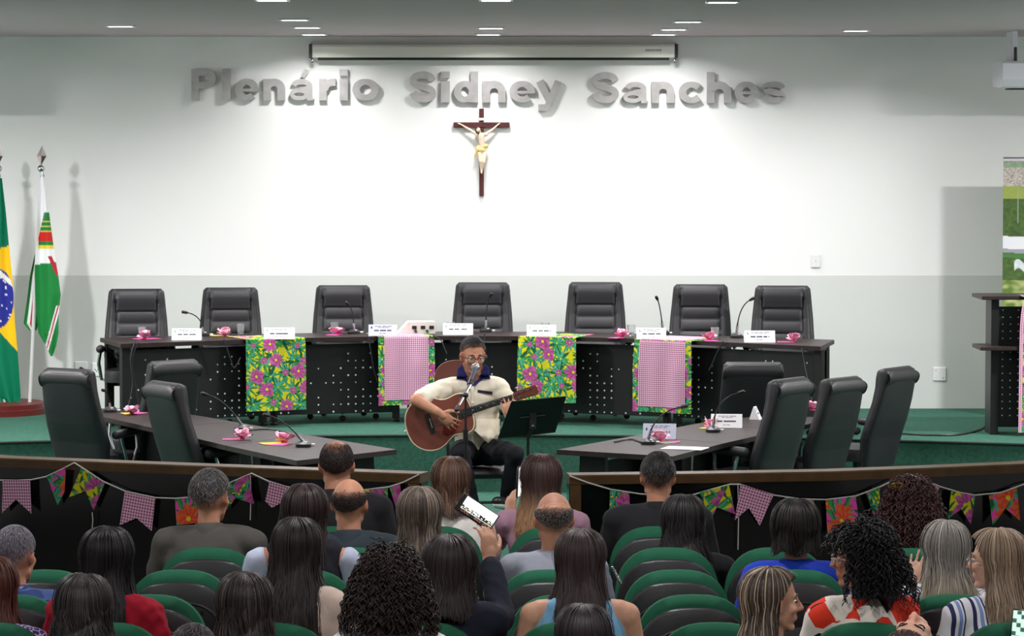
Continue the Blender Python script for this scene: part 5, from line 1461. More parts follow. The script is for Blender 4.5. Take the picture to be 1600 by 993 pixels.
def seated(px, ptop, row, seed, label, hv=.014, **k):
    Yh = ROWD[row] + .17; p = PY(px, ptop, Yh); hs = k.get('hs', 1.0); sk_ = .117 * hs
    hz = p.z - hv - sk_
    if 'dz' in k: hz += k.pop('dz')
    loc = (p.x, Yh - .03, 0)
    k.setdefault('skin', S1); k.setdefault('hs', 1.0)
    return person(dict(seed=seed, label=label, hz=hz, loc=loc, **k))
PP = {}
# front row
PP[1] = seated(526, 683, 1, 1, 'man in a black suit with thinning dark hair, centre of the front row', hair='short', hc=DBR, bald=.42, sw=.205, girth=1.22, hs=1.06, neckk=1.15, top=suit(black_s), slen=.22)
PP[2] = seated(705, 711, 1, 2, 'woman with straight brown hair and white blouse, in front row below the singer', hair='long', hc=MBR, len=.17, streak=rgb(140, 104, 78), sfrac=.35, vol=.014, flare=.05, top=dict(m=fabric('white_blouse', rgb(226, 222, 216)), sleeve=.5, collar=(fabric('white_blouse', 0), .056, .02)), skin=S2)
J3 = lambda px, py, Y: PY(px, py, Y)
Y3 = 15.17
PP[3] = seated(846, 708, 1, 3, 'woman in a lilac shirt with long hair fading to blond', hair='long', hc=rgb(62, 42, 38), len=.30, tips=rgb(176, 134, 94), vol=.020, flare=.10, sw=.18, skin=S2, vox=.0075, top=dict(m=fabric('lilac_shirt', rgb(158, 122, 140)), sleeve=1.2),
       J=dict(elA=PY(778, 845, Y3 + .12), wrA=PY(797, 806, Y3 + .22)), handA=dict(d=(.12, .1, 1), n=(.9, .5, 0), curl=.5, thumb=1, world=1))
PP[4] = seated(1028, 703, 1, 4, 'man in a black suit with short black hair, rightmost in the front row', hair='short', hc=rgb(34, 32, 32), streak=GRY, sfrac=.25, sw=.205, girth=1.2, hs=1.04, neckk=1.1, top=suit(black_s))
# second row
PP[5] = seated(328, 731, 2, 5, 'grey-haired man in a dark grey suit on the left', hair='short', hc=rgb(62, 60, 60), streak=rgb(140, 136, 134), sfrac=.45, sw=.205, girth=1.15, hs=1.06, yaw=-.25, rz=-.12, vol=.014, top=suit(grey_s))
PP[6] = seated(546, 747, 2, 6, 'man with a shiny bald crown in a dark teal suit', hv=.0, hair='short', hc=DBR, bald=1.05, sw=.185, hs=1.04, yaw=-.15, neckk=1.1, top=suit(teal_s))
PP[7] = seated(1068, 771, 2, 7, 'woman in black with long wavy black hair, right of the centre', hair='long', hc=rgb(30, 26, 27), len=.34, wave=.010, wf=38, vol=.018, flare=.13, sw=.18, top=dict(m=fabric('black_top', rgb(26, 26, 30)), sleeve=1.8))
PP[8] = seated(1424, 749, 2, 8, 'woman with a mass of auburn curls held by a gold hair clip', hv=.03, hair='curly', hc=AUB, len=.36, vol=.028, flare=.22, cr=.007, n=420, sw=.18, top=dict(m=fabric('brown_top', rgb(60, 40, 38)), sleeve=1.6))
# third row
PP[9] = seated(476, 755, 3, 9, 'woman in a dark vest with pale blue sleeves and brown hair', hair='long', hc=rgb(46, 33, 32), len=.24, vol=.02, flare=.05, sw=.20, top=dict(m=fabric('dark_vest', rgb(36, 36, 44)), sleeve=0, e=.016, name='vest', inner=(fabric('pale_blue_sleeve', rgb(186, 194, 216)), 1.3)))
PP[10] = seated(656, 758, 3, 10, 'woman in black polka dots with long streaked brown hair', hair='long', hc=rgb(78, 66, 58), len=.32, streak=rgb(150, 136, 122), sfrac=.4, vol=.016, flare=.08, sw=.165, top=dict(m=polka, sleeve=1.4))
PP[11] = seated(865, 768, 3, 11, 'bald man in a grey t-shirt, seen from behind', hv=.0, hair='short', hc=rgb(66, 58, 55), bald=1.12, streak=LGR, sfrac=.5, sw=.185, hs=1.06, yaw=.12, girth=1.1, neckk=1.1, top=dict(m=fabric('grey_tshirt', rgb(140, 144, 156)), sleeve=.75, collar=(fabric('grey_tshirt', 0), .058, .012)), buzz=rgb(150, 108, 90))
PP[12] = seated(1243, 779, 3, 12, 'woman in a bright blue top with a dark bob', hair='long', hc=rgb(32, 26, 26), len=.12, vol=.024, flare=.12, wave=.005, back=.12, sw=.18, top=dict(m=fabric('blue_top', rgb(36, 66, 186)), sleeve=.8))
# fourth row
PP[13] = seated(24, 817, 4, 13, 'man with cropped grey hair in a blue shirt at the left edge', hair='short', hc=rgb(110, 106, 118), streak=rgb(150, 146, 156), vol=.006, sw=.20, hs=1.05, girth=1.15, yaw=-.35, top=dict(m=bluesh, sleeve=.9, collar=(bluesh, .06, .025)))
Y4 = ROWD[4] + .17
PP[14] = seated(1478, 811, 4, 14, 'woman with long straight grey hair raising an open hand', hair='long', hc=rgb(128, 124, 118), len=.36, streak=rgb(176, 170, 160), sfrac=.5, vol=.018, flare=.10, tips=rgb(168, 152, 122), sw=.17, skin=S4, vox=.0075, top=dict(m=whitep, sleeve=1.5),
       J=dict(elA=PY(1410, 985, Y4 + .06), wrA=PY(1426, 921, Y4 + .16)), handA=dict(d=(.22, .15, 1), n=(.6, .8, 0), curl=.12, thumb=-1, world=1, spread=.5, tc=.1))
# fifth row
PP[15] = seated(166, 821, 5, 15, 'woman in a red blouse with long straight black hair', hair='long', hc=rgb(24, 20, 23), len=.34, vol=.018, flare=.12, sw=.175, rz=-.2, yaw=-.1, top=dict(m=fabric('red_blouse', rgb(158, 24, 44)), sleeve=.95, e=.018, wr=.0045, wf=26))
PP[16] = seated(462, 806, 5, 16, 'woman in a beige top with very long dark hair down her back', hair='long', hc=rgb(42, 33, 34), len=.46, vol=.016, flare=.10, wave=.006, sw=.155, rz=-.15, skin=S2, top=dict(m=fabric('beige_top', rgb(206, 186, 172)), sleeve=.55), n=640)
Y5 = ROWD[5] + .17
PP[17] = seated(702, 834, 5, 17, 'woman in a navy jacket with shoulder-length dark hair, holding a phone up high', hair='long', hc=rgb(48, 38, 38), len=.20, vol=.024, flare=.05, sw=.175, skin=S2, vox=.007, top=dict(m=fabric('navy_jacket', rgb(30, 34, 46)), sleeve=1.85, e=.018, name='jacket'),
       J=dict(elB=PY(782, 965, Y5 + .04), wrB=PY(764, 872, Y5 + .22)), handB=dict(d=(-.02, .12, 1), n=(-.55, .8, .1), curl=.55, thumb=-1, world=1, tc=.8))
PP[18] = seated(906, 824, 5, 18, 'woman in a light blue tank top with straight brown hair', hair='long', hc=rgb(62, 49, 48), len=.27, vol=.018, flare=.10, sw=.185, girth=1.1, skin=S2, vox=.0085, top=dict(m=fabric('sky_tank_top', rgb(126, 178, 212)), straps=True))
PP[19] = seated(1346, 815, 5, 19, 'woman in red, black and white with black curls and pale glasses, turned left', hv=.03, hair='curly', hc=rgb(22, 20, 22), len=.22, vol=.034, flare=.32, cr=.007, n=430, sw=.18, rz=.35, yaw=.85, pitch=.0, skin=S1, vox=.0075, phm=1.75, top=dict(m=geo, sleeve=1.2), shift=(.0, 0, 0))
PP[20] = seated(1558, 824, 5, 20, 'blond woman in a striped shirt with silver glasses, turned left', hair='long', hc=rgb(150, 126, 104), len=.30, streak=rgb(190, 170, 146), sfrac=.4, vol=.02, flare=.08, sw=.18, rz=.3, yaw=.75, skin=S4, vox=.0075, phm=1.75, top=dict(m=stripes, sleeve=1.6, collar=(stripes, .058, .03)))
PP[21] = seated(-12, 868, 5, 21, 'woman with long red-brown hair in purple paisley, cut by the left edge', hair='long', hc=rgb(84, 44, 34), len=.34, vol=.02, flare=.08, sw=.17, top=dict(m=paisley, sleeve=1.0))
# sixth row
PP[22] = seated(609, 859, 6, 22, 'woman in white with a wide mass of dark brown curls', hv=.035, hair='curly', hc=rgb(40, 30, 27), len=.22, vol=.037, flare=.16, cr=.0068, n=640, sw=.165, top=dict(m=fabric('white_top', rgb(222, 220, 220)), sleeve=.8))
PP[23] = seated(130, 896, 6, 23, 'woman with dark wavy hair at the bottom left', hair='long', hc=rgb(46, 40, 40), len=.30, vol=.022, flare=.18, wave=.011, wf=60, sw=.165, streak=rgb(84, 76, 74), top=dict(m=fabric('dark_blouse', rgb(50, 40, 52)), sleeve=1.5))
PP[24] = seated(383, 893, 6, 24, 'woman with parted dark hair at the bottom, left of the centre', hair='long', hc=rgb(42, 34, 33), len=.30, vol=.022, flare=.16, wave=.007, sw=.165, streak=rgb(92, 76, 70), top=dict(m=fabric('plum_top', rgb(64, 44, 54)), sleeve=1.5))
PP[25] = seated(1205, 884, 6, 25, 'woman with streaked brown hair in dark clothes, seen in profile facing right', hair='long', hc=rgb(66, 56, 50), len=.28, streak=rgb(176, 156, 130), sfrac=.42, vol=.016, flare=.04, sw=.165, yaw=-1.05, rz=-.3, skin=S2, vox=.007, phm=1.65, top=dict(m=fabric('charcoal_top', rgb(40, 40, 48)), sleeve=1.6))
# seventh row
PP[26] = seated(912, 941, 7, 26, 'dark straight-haired woman whose head alone shows at the bottom edge', hair='long', hc=rgb(42, 34, 37), len=.24, vol=.016, flare=.06, top=dict(m=fabric('black_top', 0), sleeve=1.5))
PP[27] = seated(302, 973, 7, 27, 'person with dark greying hair, only the crown showing at the bottom left', hair='short', hc=rgb(48, 42, 46), streak=rgb(90, 84, 90), vol=.014, hs=1.0, top=dict(m=fabric('black_top', 0), sleeve=1.5))
PP[28] = seated(1420, 946, 7, 28, 'person leaning the head far back with the face turned up', hair='short', hc=rgb(58, 38, 34), vol=.016, slen=.3, pitch=1.72, yaw=.0, roll=-.35, shift=(0, -.08, -.0), skin=S4, vox=.007, dz=.0, top=dict(m=fabric('plum_top', 0), sleeve=1.5))
# ------------------------------------------------------------------ things worn or held in the audience
def root_m(t): return Matrix.Translation(t.location) @ Matrix.Rotation(t.rotation_euler.z, 4, 'Z')
def glasses(t, Mh, hs, label, m, lensr=.023, th=.0018, square=.85):
    W = root_m(t) @ Mh; o = W @ (Vector((0, .10, 0)) * hs)
    g = thing('eyeglasses', label, 'glasses', o)
    P = lambda x, y, z: (W @ (Vector((x, y, z)) * hs)) - o
    mb = MB()
    for sx in (-1, 1):
        mb.tube([P(sx * .033 + lensr * 1.1 * math.copysign(abs(math.cos(a)) ** square, math.cos(a)), .0985 - .006 * abs(math.cos(a) * sx + 1) * .5, -.003 + lensr * math.copysign(abs(math.sin(a)) ** square, math.sin(a))) for a in [2 * pi * k / 20 for k in range(21)]], th * hs, 6)
    mb.tube([P(-.009, .102, .002), P(0, .108, .005), P(.009, .102, .002)], th * hs, 6); mb.build('rim', m, g)
    for sx in (-1, 1):
        mb = MB(); mb.tube([P(sx * .058, .095, .004), P(sx * .076, .08, .006), P(sx * .088, .01, .004), P(sx * .087, -.015, -.012)], th * hs, 6); mb.build('temple', m, g)
        mb = MB(); ring = [P(sx * .033 + lensr * 1.08 * math.cos(a), .0975, -.003 + lensr * .98 * math.sin(a)) for a in [2 * pi * k / 16 for k in range(16)]]
        mb.add(ring, [tuple(range(16))]); mb.build('lens', LENSCLEAR, g, None)
    return g
palepl = mat('pale_frame', rgb(214, 200, 196), .3); silver = mat('silver_frame', rgb(196, 196, 200), .25, metal=.8); darkfr = mat('dark_frame', rgb(34, 28, 26), .3)
gold = mat('gold_metal', rgb(214, 160, 70), .3, metal=1)
glasses(PP[19][0], PP[19][2], 1.0, 'pale framed glasses on the woman with black curls', palepl, .024, .0028)
glasses(PP[20][0], PP[20][2], 1.0, 'silver framed glasses on the blond woman in stripes', silver, .022, .002)
p = PY(1402, 757, 14.22); t = thing('hair_clip', 'thin gold ring clip in the auburn curls', 'hair clip', p)
mb = MB(); mb.tube([Vector((.026 * math.cos(a), -.004 * math.sin(a) - .012, .010 * math.sin(a))) for a in [2 * pi * k / 18 for k in range(19)]], .0028, 6); mb.build('ring', gold, t)
pts = [PY(x, y, 13.36) for x, y in ((957, 886), (960, 894), (963, 903), (970, 911))]; t = thing('chain_strap', 'short silver chain strap hanging on a seat edge right of the light blue top', 'strap', pts[0])
mb = MB()
for k in range(12):
    q = pts[0].lerp(pts[-1], k / 11) - pts[0]; mb.ell(q, (.006, .006, .007), nu=8, nv=6)
mb.build('chain', chrome, t)

phonecase = mat('phone_case', rgb(24, 24, 28), .3); screenm = mat('phone_screen', (1, 1, 1), .2, attr=True, emit=.75)
def phone(c, ax, ay, label, scr, w=.075, l=.155, s=1.0):
    ax = ax.normalized(); n = ax.cross(ay).normalized()
    if n.y > 0: n = -n
    ay = n.cross(ax); M = Matrix((ax, ay, n)).transposed()
    t = thing('mobile_phone', label, 'phone', c)
    mb = MB(); mb.box((0, 0, 0), (w * s, l * s, .009), .003, M); mb.build('phone_body', phonecase, t, 40)
    mb = MB(); mb.grid(lambda u, v: M @ Vector(((u - .5) * w * .92 * s, (v - .5) * l * .94 * s, .0052)), 40, 80, scr); mb.build('screen', screenm, t, None)
    return t
def scr_stage(u, v):
    if v < .10 or u < .03 or u > .97: return (.01, .01, .012)
    rr = random.Random(int(u * 16) * 31 + int(v * 40))
    if .55 < u < .80:
        if .70 < u and rr.random() < .5: return rgb(40, 60, 50)
        if rr.random() < .45: return rgb(30, 26, 28)
        if rr.random() < .25: return rgb(190, 180, 60)
    if u > .80: return rgb(28, 46, 40) if rr.random() < .7 else rgb(150, 90, 80)
    return (.95, .95, .94)
Yp = ROWD[5] + .17 + .27
A, B_, D_ = PY(726, 770, Yp + .03), PY(711, 793, Yp - .01), PY(779, 806, Yp + .02)
cc = (B_ + D_) / 2
phone(cc, B_ - A, A - D_, 'phone held up by the woman in navy, its screen showing the stage', scr_stage, s=1.12)
p = PY(811, 752, 15.36); phone(p, Vector((.25, 1, .0)), Vector((.05, 0, 1)), 'phone seen edge-on in the hand of the woman in lilac', lambda u, v: (.9, .9, .9), s=1.0)
p = PY(1594, 983, ROWD[5] - .13); phone(p, Vector((1, .1, -.12)), Vector((.1, .15, 1)), 'phone with a lit pale green screen at the bottom right corner', lambda u, v: rgb(196, 226, 212) if (int(u * 4) + int(v * 9)) % 3 else rgb(60, 90, 80))

# ------------------------------------------------------------------ the singer with chair, guitar and stands
Wp = PY
sloc = Vector((Wp(743, 700, 23.12).x, 23.12, 0))
shirtm = fabric('cream_shirt', rgb(222, 214, 194)); navy = fabric('navy_trim', rgb(48, 52, 110)); jeans = fabric('black_jeans', rgb(26, 27, 32))
t, J, Mh = person(dict(seed=40, label='seated man singing in a cream shirt with navy collar, playing guitar', hz=1.3, hs=1.13, loc=tuple(sloc), rz=pi, skin=rgb(186, 132, 104), hair='short', hc=rgb(24, 21, 21), vol=.012, slen=.10, stubble=.7, yaw=.26, pitch=-.20, neckk=1.12, girth=1.16, armk=1.12, vox=.0065, sm=3, half=.003, look=(0, 0), shoem=plastic, tvox=.012,
    J=dict(pelvis=Wp(744, 703, 23.14), waist=Wp(742, 668, 23.12), chest=Wp(740, 628, 23.08), neck=Wp(740, 592, 23.04), head=Wp(739, 555, 22.95), shA=Wp(781, 606, 23.04), shB=Wp(699, 605, 23.02),
           elA=Wp(812, 664, 22.93), wrA=Wp(798, 653, 22.60), elB=Wp(650, 625, 22.63), wrB=Wp(687, 645, 22.56), hipA=Wp(760, 706, 23.1), hipB=Wp(727, 706, 23.1), knA=Wp(806, 709, 22.6), knB=Wp(719, 708, 22.6), anA=Wp(792, 778, 22.74), anB=Wp(740, 796, 22.66), toA=Wp(776, 783, 22.56), toB=Wp(742, 812, 22.50)),
    handB=dict(d=(.75, .0, -.66), n=(.1, 1, 0), curl=.42, thumb=1, world=1, k=1.1, spread=.5, tc=.4), handA=dict(d=(-.22, .02, 1), n=(-.1, 1, .0), curl=.35, thumb=-1, world=1, k=1.05, spread=.7, tc=.8, fc=(.32, .5, .4, .6)),
    top=dict(m=shirtm, low=False, sleeve=.82, e=.02, wr=.004, wf=20, vox=.010), trousers=jeans))
RM = root_m(t)
from mathutils.bvhtree import BVHTree
dg = bpy.context.evaluated_depsgraph_get()
sh = [o for o in CH[t.name] if o.name.startswith('shirt')][0]
bv = BVHTree.FromPolygons([RM @ v.co for v in sh.data.vertices], [p.vertices[:] for p in sh.data.polygons])
def on_shirt(px, py, off=.006):
    d = ray(px, py).normalized(); h = bv.ray_cast(Vector((0, 0, CAMH)), d)
    return (h[0] - d * off) if h[0] is not None else Wp(px, py, 22.95)
def shirt_patch(name, poly, m, off, n=8, cast=True, parent=sh):
    a = Vector((0, 0, 0)); P2 = [Vector((x, y, 0)) for x, y in poly]; mb = MB(); inv = RM.inverted()
    for tr in tessellate_polygon([P2]):
        q = [P2[i] for i in tr]; idx = {}; vs = []
        for i in range(n + 1):
            for j in range(n + 1 - i):
                w = q[0] + (q[1] - q[0]) * (i / n) + (q[2] - q[0]) * (j / n); idx[(i, j)] = len(vs); vs.append(inv @ on_shirt(w.x, w.y, off))
        fs = []
        for i in range(n):
            for j in range(n - i):
                fs.append((idx[(i, j)], idx[(i + 1, j)], idx[(i, j + 1)]))
                if j < n - i - 1: fs.append((idx[(i + 1, j)], idx[(i + 1, j + 1)], idx[(i, j + 1)]))
        mb.add(vs, fs)
    o = mb.build(name, m, parent, 180); md = o.modifiers.new('t', 'SOLIDIFY'); md.thickness = .005; md.offset = 0; return o
Z6 = lambda L: [(600 + x / 3.309, 500 + y / 3.31) for x, y in L]
shirt_patch('collar', Z6([(402, 228), (380, 250), (375, 303), (412, 306), (440, 328), (452, 330), (425, 275)]), navy, .010)
shirt_patch('collar', Z6([(520, 226), (543, 245), (549, 301), (508, 304), (470, 340), (455, 336), (500, 280)]), navy, .010)
shirt_patch('pocket_trim', Z6([(484, 359), (561, 370), (559, 382), (485, 373)]), fabric('dark_navy', rgb(40, 38, 62)), .006)
shirt_patch('neck_opening', Z6([(425, 275), (500, 280), (455, 332)]), SKIN, .004) if False else None
shirt_patch('placket', Z6([(448, 345), (464, 342), (470, 560), (456, 565)]), shirtm, .005)
mb = MB(); inv_ = RM.inverted()
def tail(u, v):
    px = 739 + 42 * u; top_ = on_shirt(px, 654, .001); yb = 672 + 20 * max(0, 1 - abs(u - .56) / .5)
    py = 654 + (yb - 654) * v; return inv_ @ PY(px, py, top_.y - max(0, top_.y - 22.81) * v * math.sin(pi * min(1, max(0, u))) ** .6 - .008 * math.sin(v * pi) * math.sin(pi * u) + .006 * math.sin(u * 14) * v)
mb.grid(tail, 24, 14); o = mb.build('shirt_tail', shirtm, sh, 180)
for x, y in Z6([(458, 426), (460, 480), (464, 540)]):
    mb = MB(); mb.ell(RM.inverted() @ on_shirt(x, y, .010), (.009, .005, .009), nu=10, nv=6); mb.build('button', white, sh)
mb = MB(); to, an = J['toA'], J['anA']; mb.capsule(an - Vector((0, 0, .052)), to - Vector((0, 0, .02)), .036, .032); mb.build('white_sole', white, t, 180)
glasses(t, Mh, 1.13, 'round dark glasses on the singer', darkfr, .024, .0024, 1.0)

# chair of the singer
sc = Vector((sloc.x + .02, 23.16, 0)); zt_ = J['pelvis'].z - .13
t = thing('guest_chair', 'black padded chair with a brown rounded back under the singer', 'chair', sc, .12)
mb = MB(); mb.box((0, -.02, zt_ - .03), (.48, .48, .07), .03); mb.build('seat', leather, t, 50)
for sx in (-1, 1):
    for sy in (-1, 1):
        mb = MB(); mb.tube([(sx * .21, sy * .20, zt_ - .06), (sx * .225, sy * .225, 0)], .014, 8); mb.build('leg', blackmetal, t)
mb = MB(); mb.tube([(-.22, -.215, .19), (.22, -.215, .19)], .011, 8); mb.build('stretcher', blackmetal, t)
mb = MB(); zb_ = PY(712, 562, 23.42).z
def bk(u, v):
    a = 2 * pi * u; x = .21 * math.copysign(abs(math.cos(a)) ** .7, math.cos(a)); z = .19 * math.copysign(abs(math.sin(a)) ** .7, math.sin(a))
    k_ = (0.001, 1, 1.0, 0.001)[int(v * 3 + .01)]; y = (.0, 0, .03, .03)[int(v * 3 + .01)]
    return Vector((x * k_ - .10, .26 + y - .25 * (x * k_) ** 2, zb_ - .19 + z * k_))
mb.grid(bk, 36, 3, closed=True); mb.build('backrest', mat('brown_leather', rgb(96, 48, 38), .45), t, 50)
for sx in (-1, 1):
    mb = MB(); mb.tube([(sx * .2, .21, zt_ - .05), (sx * .2 - .02, .27, zb_ - .3)], .014, 8); mb.build('back_post', blackmetal, t)

# guitar
gtop = mat('guitar_top', rgb(122, 68, 56), .3, var=.12, vscale=6, coat=.3); gside = mat('guitar_side', rgb(78, 36, 28), .3, coat=.3); cream = mat('cream_binding', rgb(222, 206, 176), .4); ebony = mat('ebony', rgb(30, 24, 24), .45); gred = mat('pickguard_red', rgb(96, 26, 24), .25)
gneck = mat('guitar_neck', rgb(104, 52, 38), .35)
bridge = PY(673, 661, 22.70); nut = PY(799, 621, 22.64); ax = (nut - bridge).normalized(); nz_ = Vector((0, -1, .10)); nz_ = (nz_ - ax * nz_.dot(ax)).normalized(); ay = nz_.cross(ax)
Mg = Matrix.Translation(bridge) @ Matrix((ax, ay, nz_)).transposed().to_4x4()
g = bpy.data.objects.new('acoustic_guitar', None); C.objects.link(g); g.matrix_world = Mg; g.empty_display_size = .1
set_props(g, 'reddish brown acoustic guitar held by the singer', 'guitar')
xs_ = [-.185, -.182, -.172, -.15, -.11, -.06, 0, .05, .09, .125, .155, .19, .225, .26, .288, .306, .316, .32]; ws_ = [.02, .05, .09, .13, .168, .192, .199, .186, .163, .144, .137, .139, .146, .148, .136, .108, .07, .03]
out = spline([(x, w_) for x, w_ in zip(xs_, ws_)] + [(x, -w_) for x, w_ in zip(xs_[::-1], ws_[::-1])], 3, True)
mb = MB(); mb.prism(out[::-1], -.105, 0); mb.build('guitar_body', gside, g, 40)
mb = MB(); mb.prism([(x * .995, y * .985) for x, y in out][::-1], .0, .004); mb.build('soundboard', gtop, g, 40)
for z in (.002, -.105):
    mb = MB(); mb.tube([(x, y, z) for x, y in out + out[:1]], .0048, 6); mb.build('binding', cream, g)
mb = MB(); mb.lathe([(.05, 0), (.05, .001), (0, .001)], 28, (.155, 0, .0042)); mb.build('sound_hole', mat('hole_black', rgb(8, 6, 6), .9), g, None)
mb = MB(); mb.tube([(.155 + .057 * math.cos(a), .057 * math.sin(a), .0045) for a in [2 * pi * k / 28 for k in range(29)]], .003, 6); mb.build('rosette', cream, g)
mb = MB(); mb.prism([(.20, -.045), (.165, -.053), (.12, -.045), (.10, -.02), (.085, -.05), (.06, -.10), (.09, -.128), (.15, -.12), (.19, -.085)], .004, .006); mb.build('pickguard', gred, g, None)
mb = MB(); mb.prism([(-.02, -.078), (.014, -.078), (.018, -.04), (.018, .04), (.014, .078), (-.02, .078), (-.024, 0)], .004, .013); br_ = mb.build('bridge', ebony, g, None)
mb = MB(); mb.box((.004, 0, .015), (.004, .074, .006), .001); mb.build('saddle', cream, br_, None)
mb = MB(); vs = []
for x, w_, d in ((.30, .054, .05), (.335, .053, .026), (.645, .044, .022)):
    vs += [(x, -w_ / 2, .010), (x, w_ / 2, .010), (x, w_ * .36, .010 - d * .8), (x, 0, .010 - d), (x, -w_ * .36, .010 - d * .8)]
mb.add(vs, [(i * 5 + k, i * 5 + (k + 1) % 5, (i + 1) * 5 + (k + 1) % 5, (i + 1) * 5 + k) for i in range(2) for k in range(5)] + [(0, 4, 3, 2, 1), (10, 11, 12, 13, 14)]); mb.build('neck', gneck, g, 50)
mb = MB(); mb.prism([(.215, -.029), (.645, -.0225), (.645, .0225), (.215, .029)], .010, .015); fb = mb.build('fretboard', ebony, g, None)
for k in range(1, 20):
    x = .645 - .645 * (1 - 2 ** (-k / 12)); w_ = .045 + (.645 - x) * .03
    if x < .22: break
    mb = MB(); mb.box((x, 0, .0155), (.0022, w_, .0016), .0004); mb.build('fret', chrome, fb, None)
for k in (3, 5, 7, 9, 12):
    x = .645 - .645 * (1 - 2 ** (-(k - .5) / 12)); mb = MB(); mb.lathe([(.0055, 0), (.0055, .0008), (0, .0008)], 10, (x, 0, .0151)); mb.build('inlay_dot', cream, fb, None)
mb = MB(); mb.box((.647, 0, .014), (.005, .045, .008), .001); mb.build('nut', cream, g, None)
mb = MB(); mb.prism([(.648, -.022), (.668, -.034), (.83, -.037), (.842, -.012), (.836, 0), (.842, .012), (.83, .037), (.668, .034), (.648, .022)], -.006, .010); hd_ = mb.build('headstock', gneck, g, None)
for sy in (-1, 1):
    for k in range(3):
        x = .69 + k * .05
        mb = MB(); mb.tube([(x, sy * .03, .001), (x, sy * .052, .001)], .004, 6); mb.ell((x, sy * .058, .001), (.012, .008, .005), nu=10, nv=6); mb.tube([(x, sy * .022, .01), (x, sy * .022, .022)], .005, 8); mb.build('tuning_peg', chrome, hd_)
for k in range(6):
    y0, y1 = (k - 2.5) * .0105, (k - 2.5) * .0072
    mb = MB(); mb.tube([(.004, y0, .018), (.647, y1, .019), (.69 + .05 * (k % 3), .022 * (1 if k > 2 else -1), .02)], .0013, 4); mb.build('string', chrome, g)
mb = MB(); mb.tube([(-.185, 0, -.05), (-.205, 0, -.05)], .006, 8); mb.ell((-.207, 0, -.05), (.008, .010, .010)); mb.build('strap_button', white, g)

# microphone on a boom stand
Yq = 22.36; k0 = PY(727.5, 617, Yq); base = Vector((k0.x, k0.y, 0))
t = thing('microphone_stand', 'black boom microphone stand in front of the guitar', 'microphone stand', base)
mb = MB(); mb.lathe([(.15, 0), (.15, .012), (.13, .022), (.02, .03), (.016, .05)], 28); mb.build('base', blackmetal, t, 40)
mb = MB(); mb.tube([(0, 0, .03), (0, 0, k0.z - .25)], .013, 10); mb.tube([(0, 0, k0.z - .3), (0, 0, k0.z)], .009, 10); mb.tube([(0, 0, k0.z - .33), (0, 0, k0.z - .25)], .02, 10); mb.build('pole', blackmetal, t)
mb = MB(); mb.ell((0, 0, k0.z), (.022, .026, .022)); mb.tube([(-.04, 0, k0.z), (0, 0, k0.z)], .010, 8); mb.build('clutch', blackmetal, t)
b0, b1 = PY(713, 640, Yq - .03) - base, PY(735, 601, Yq + .16) - base
mb = MB(); mb.tube([b0, b1], .009, 8); mb.build('boom', chrome, t); mb = MB(); mb.capsule(b0, b0 + (b1 - b0) * .10, .016, .016); mb.build('counterweight', blackmetal, t)
m1, m2 = PY(733.5, 601, Yq + .17), PY(742.5, 575, Yq + .30); d = (m2 - m1).normalized()
mb = MB(); mb.tube([m1 - base - d * .0, m1 - base + d * .05], .021, 10); mb.build('clip', plastic, t)
t = thing('microphone', 'handheld vocal microphone in the stand clip before the singer mouth', 'microphone', m1)
mb = MB(); L_ = (m2 - m1).length; mb.tube([d * -.05, d * 0, d * (L_ - .025), d * (L_ - .005)], [.012, .014, .0185, .024], 14); mb.build('microphone_body', mat('mic_grey', rgb(58, 64, 84), .35), t)
mb = MB(); mb.ell(d * (L_ + .012), (.031, .031, .033), d.to_track_quat('Z', 'Y').to_matrix(), 18, 12); mb.build('grille', mat('mic_grille', rgb(150, 150, 152), .35, metal=.6, bump=.8, bscale=420), t)
mb = MB(); mb.lathe([(.0315, -.005), (.033, 0), (.0315, .005)], 18, d * (L_ + .008), d.to_track_quat('Z', 'Y').to_matrix()); mb.build('ring', chrome, t)

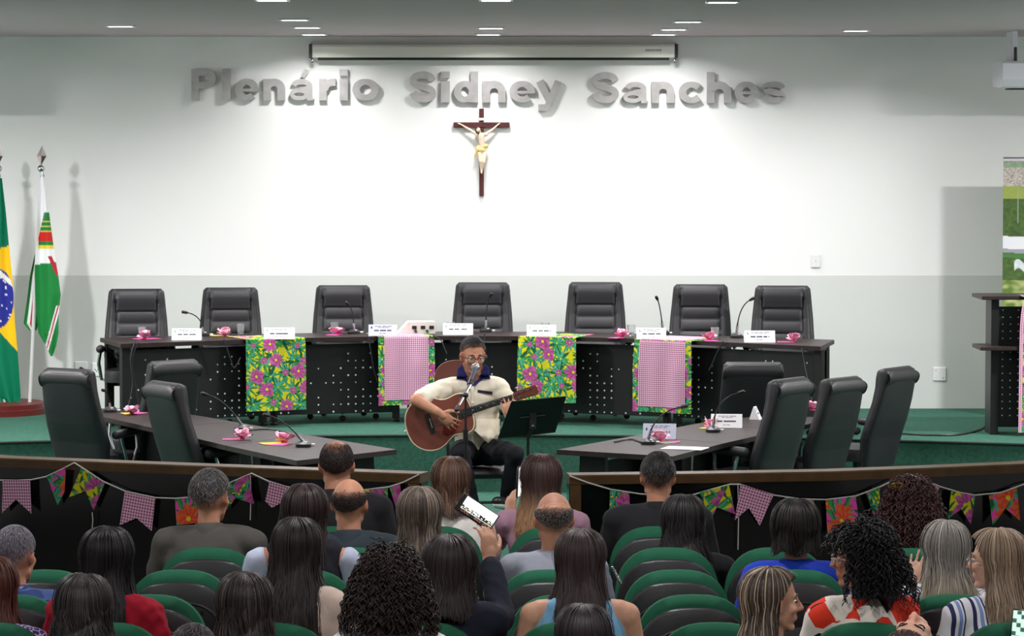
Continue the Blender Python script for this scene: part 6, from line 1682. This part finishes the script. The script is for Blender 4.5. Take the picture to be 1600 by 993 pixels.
# music stand
c4 = [PY(799, 627, 22.06), PY(885, 619, 22.06), PY(868, 674, 22.24), PY(778, 684, 22.24)]
mid = (c4[0] + c4[1] + c4[2] + c4[3]) / 4; base = Vector((PY(825, 690, 22.18).x, 22.18, 0))
t = thing('music_stand', 'black sheet music stand seen from behind, right of the guitar', 'music stand', base)
nn = (c4[1] - c4[0]).cross(c4[3] - c4[0]).normalized(); nn = nn if nn.y < 0 else -nn
mb = MB(); q = [p - base for p in c4]; vs = q + [p - nn * .006 for p in q]; mb.add(vs, [(0, 1, 2, 3), (7, 6, 5, 4), (0, 4, 5, 1), (1, 5, 6, 2), (2, 6, 7, 3), (3, 7, 4, 0)]); dk = mb.build('desk', blackmetal, t, None)
mb = MB(); e1, e2 = q[3], q[2]; ly = Vector((0, .05, .012)); mb.add([e1, e2, e2 + ly, e1 + ly, e1 - Vector((0, 0, .006)), e2 - Vector((0, 0, .006)), e2 + ly - Vector((0, 0, .006)), e1 + ly - Vector((0, 0, .006))], [(0, 1, 2, 3), (7, 6, 5, 4), (0, 4, 5, 1), (1, 5, 6, 2), (2, 6, 7, 3), (3, 7, 4, 0)]); mb.build('ledge', blackmetal, t, None)
cm = mid - base; mb = MB(); mb.box(cm + nn * .012 - Vector((0, 0, .02)), (.05, .03, .12), .004); mb.tube([cm + nn * .014 + Vector((.0, 0, -.05)), (0, 0, cm.z - .16)], .012, 8); mb.ell(cm + nn * .02 - Vector((0, 0, .06)), (.02, .014, .02)); mb.build('bracket', plastic, t)
mb = MB(); mb.tube([cm * .55 + q[0] * .25 + q[3] * .2 + nn * .004, cm * .55 + q[1] * .25 + q[2] * .2 + nn * .004], .006, 6); mb.build('brace', plastic, dk)
mb = MB(); mb.tube([(0, 0, .12), (0, 0, cm.z - .14)], .011, 8); mb.tube([(0, 0, .12), (0, 0, .5)], .015, 8); mb.build('pole', blackmetal, t)
for k in range(3):
    a = 2 * pi * k / 3 + .5; mb = MB(); mb.tube([(0, 0, .30), (.27 * math.cos(a), .27 * math.sin(a), .012)], .009, 8); mb.build('leg', blackmetal, t)
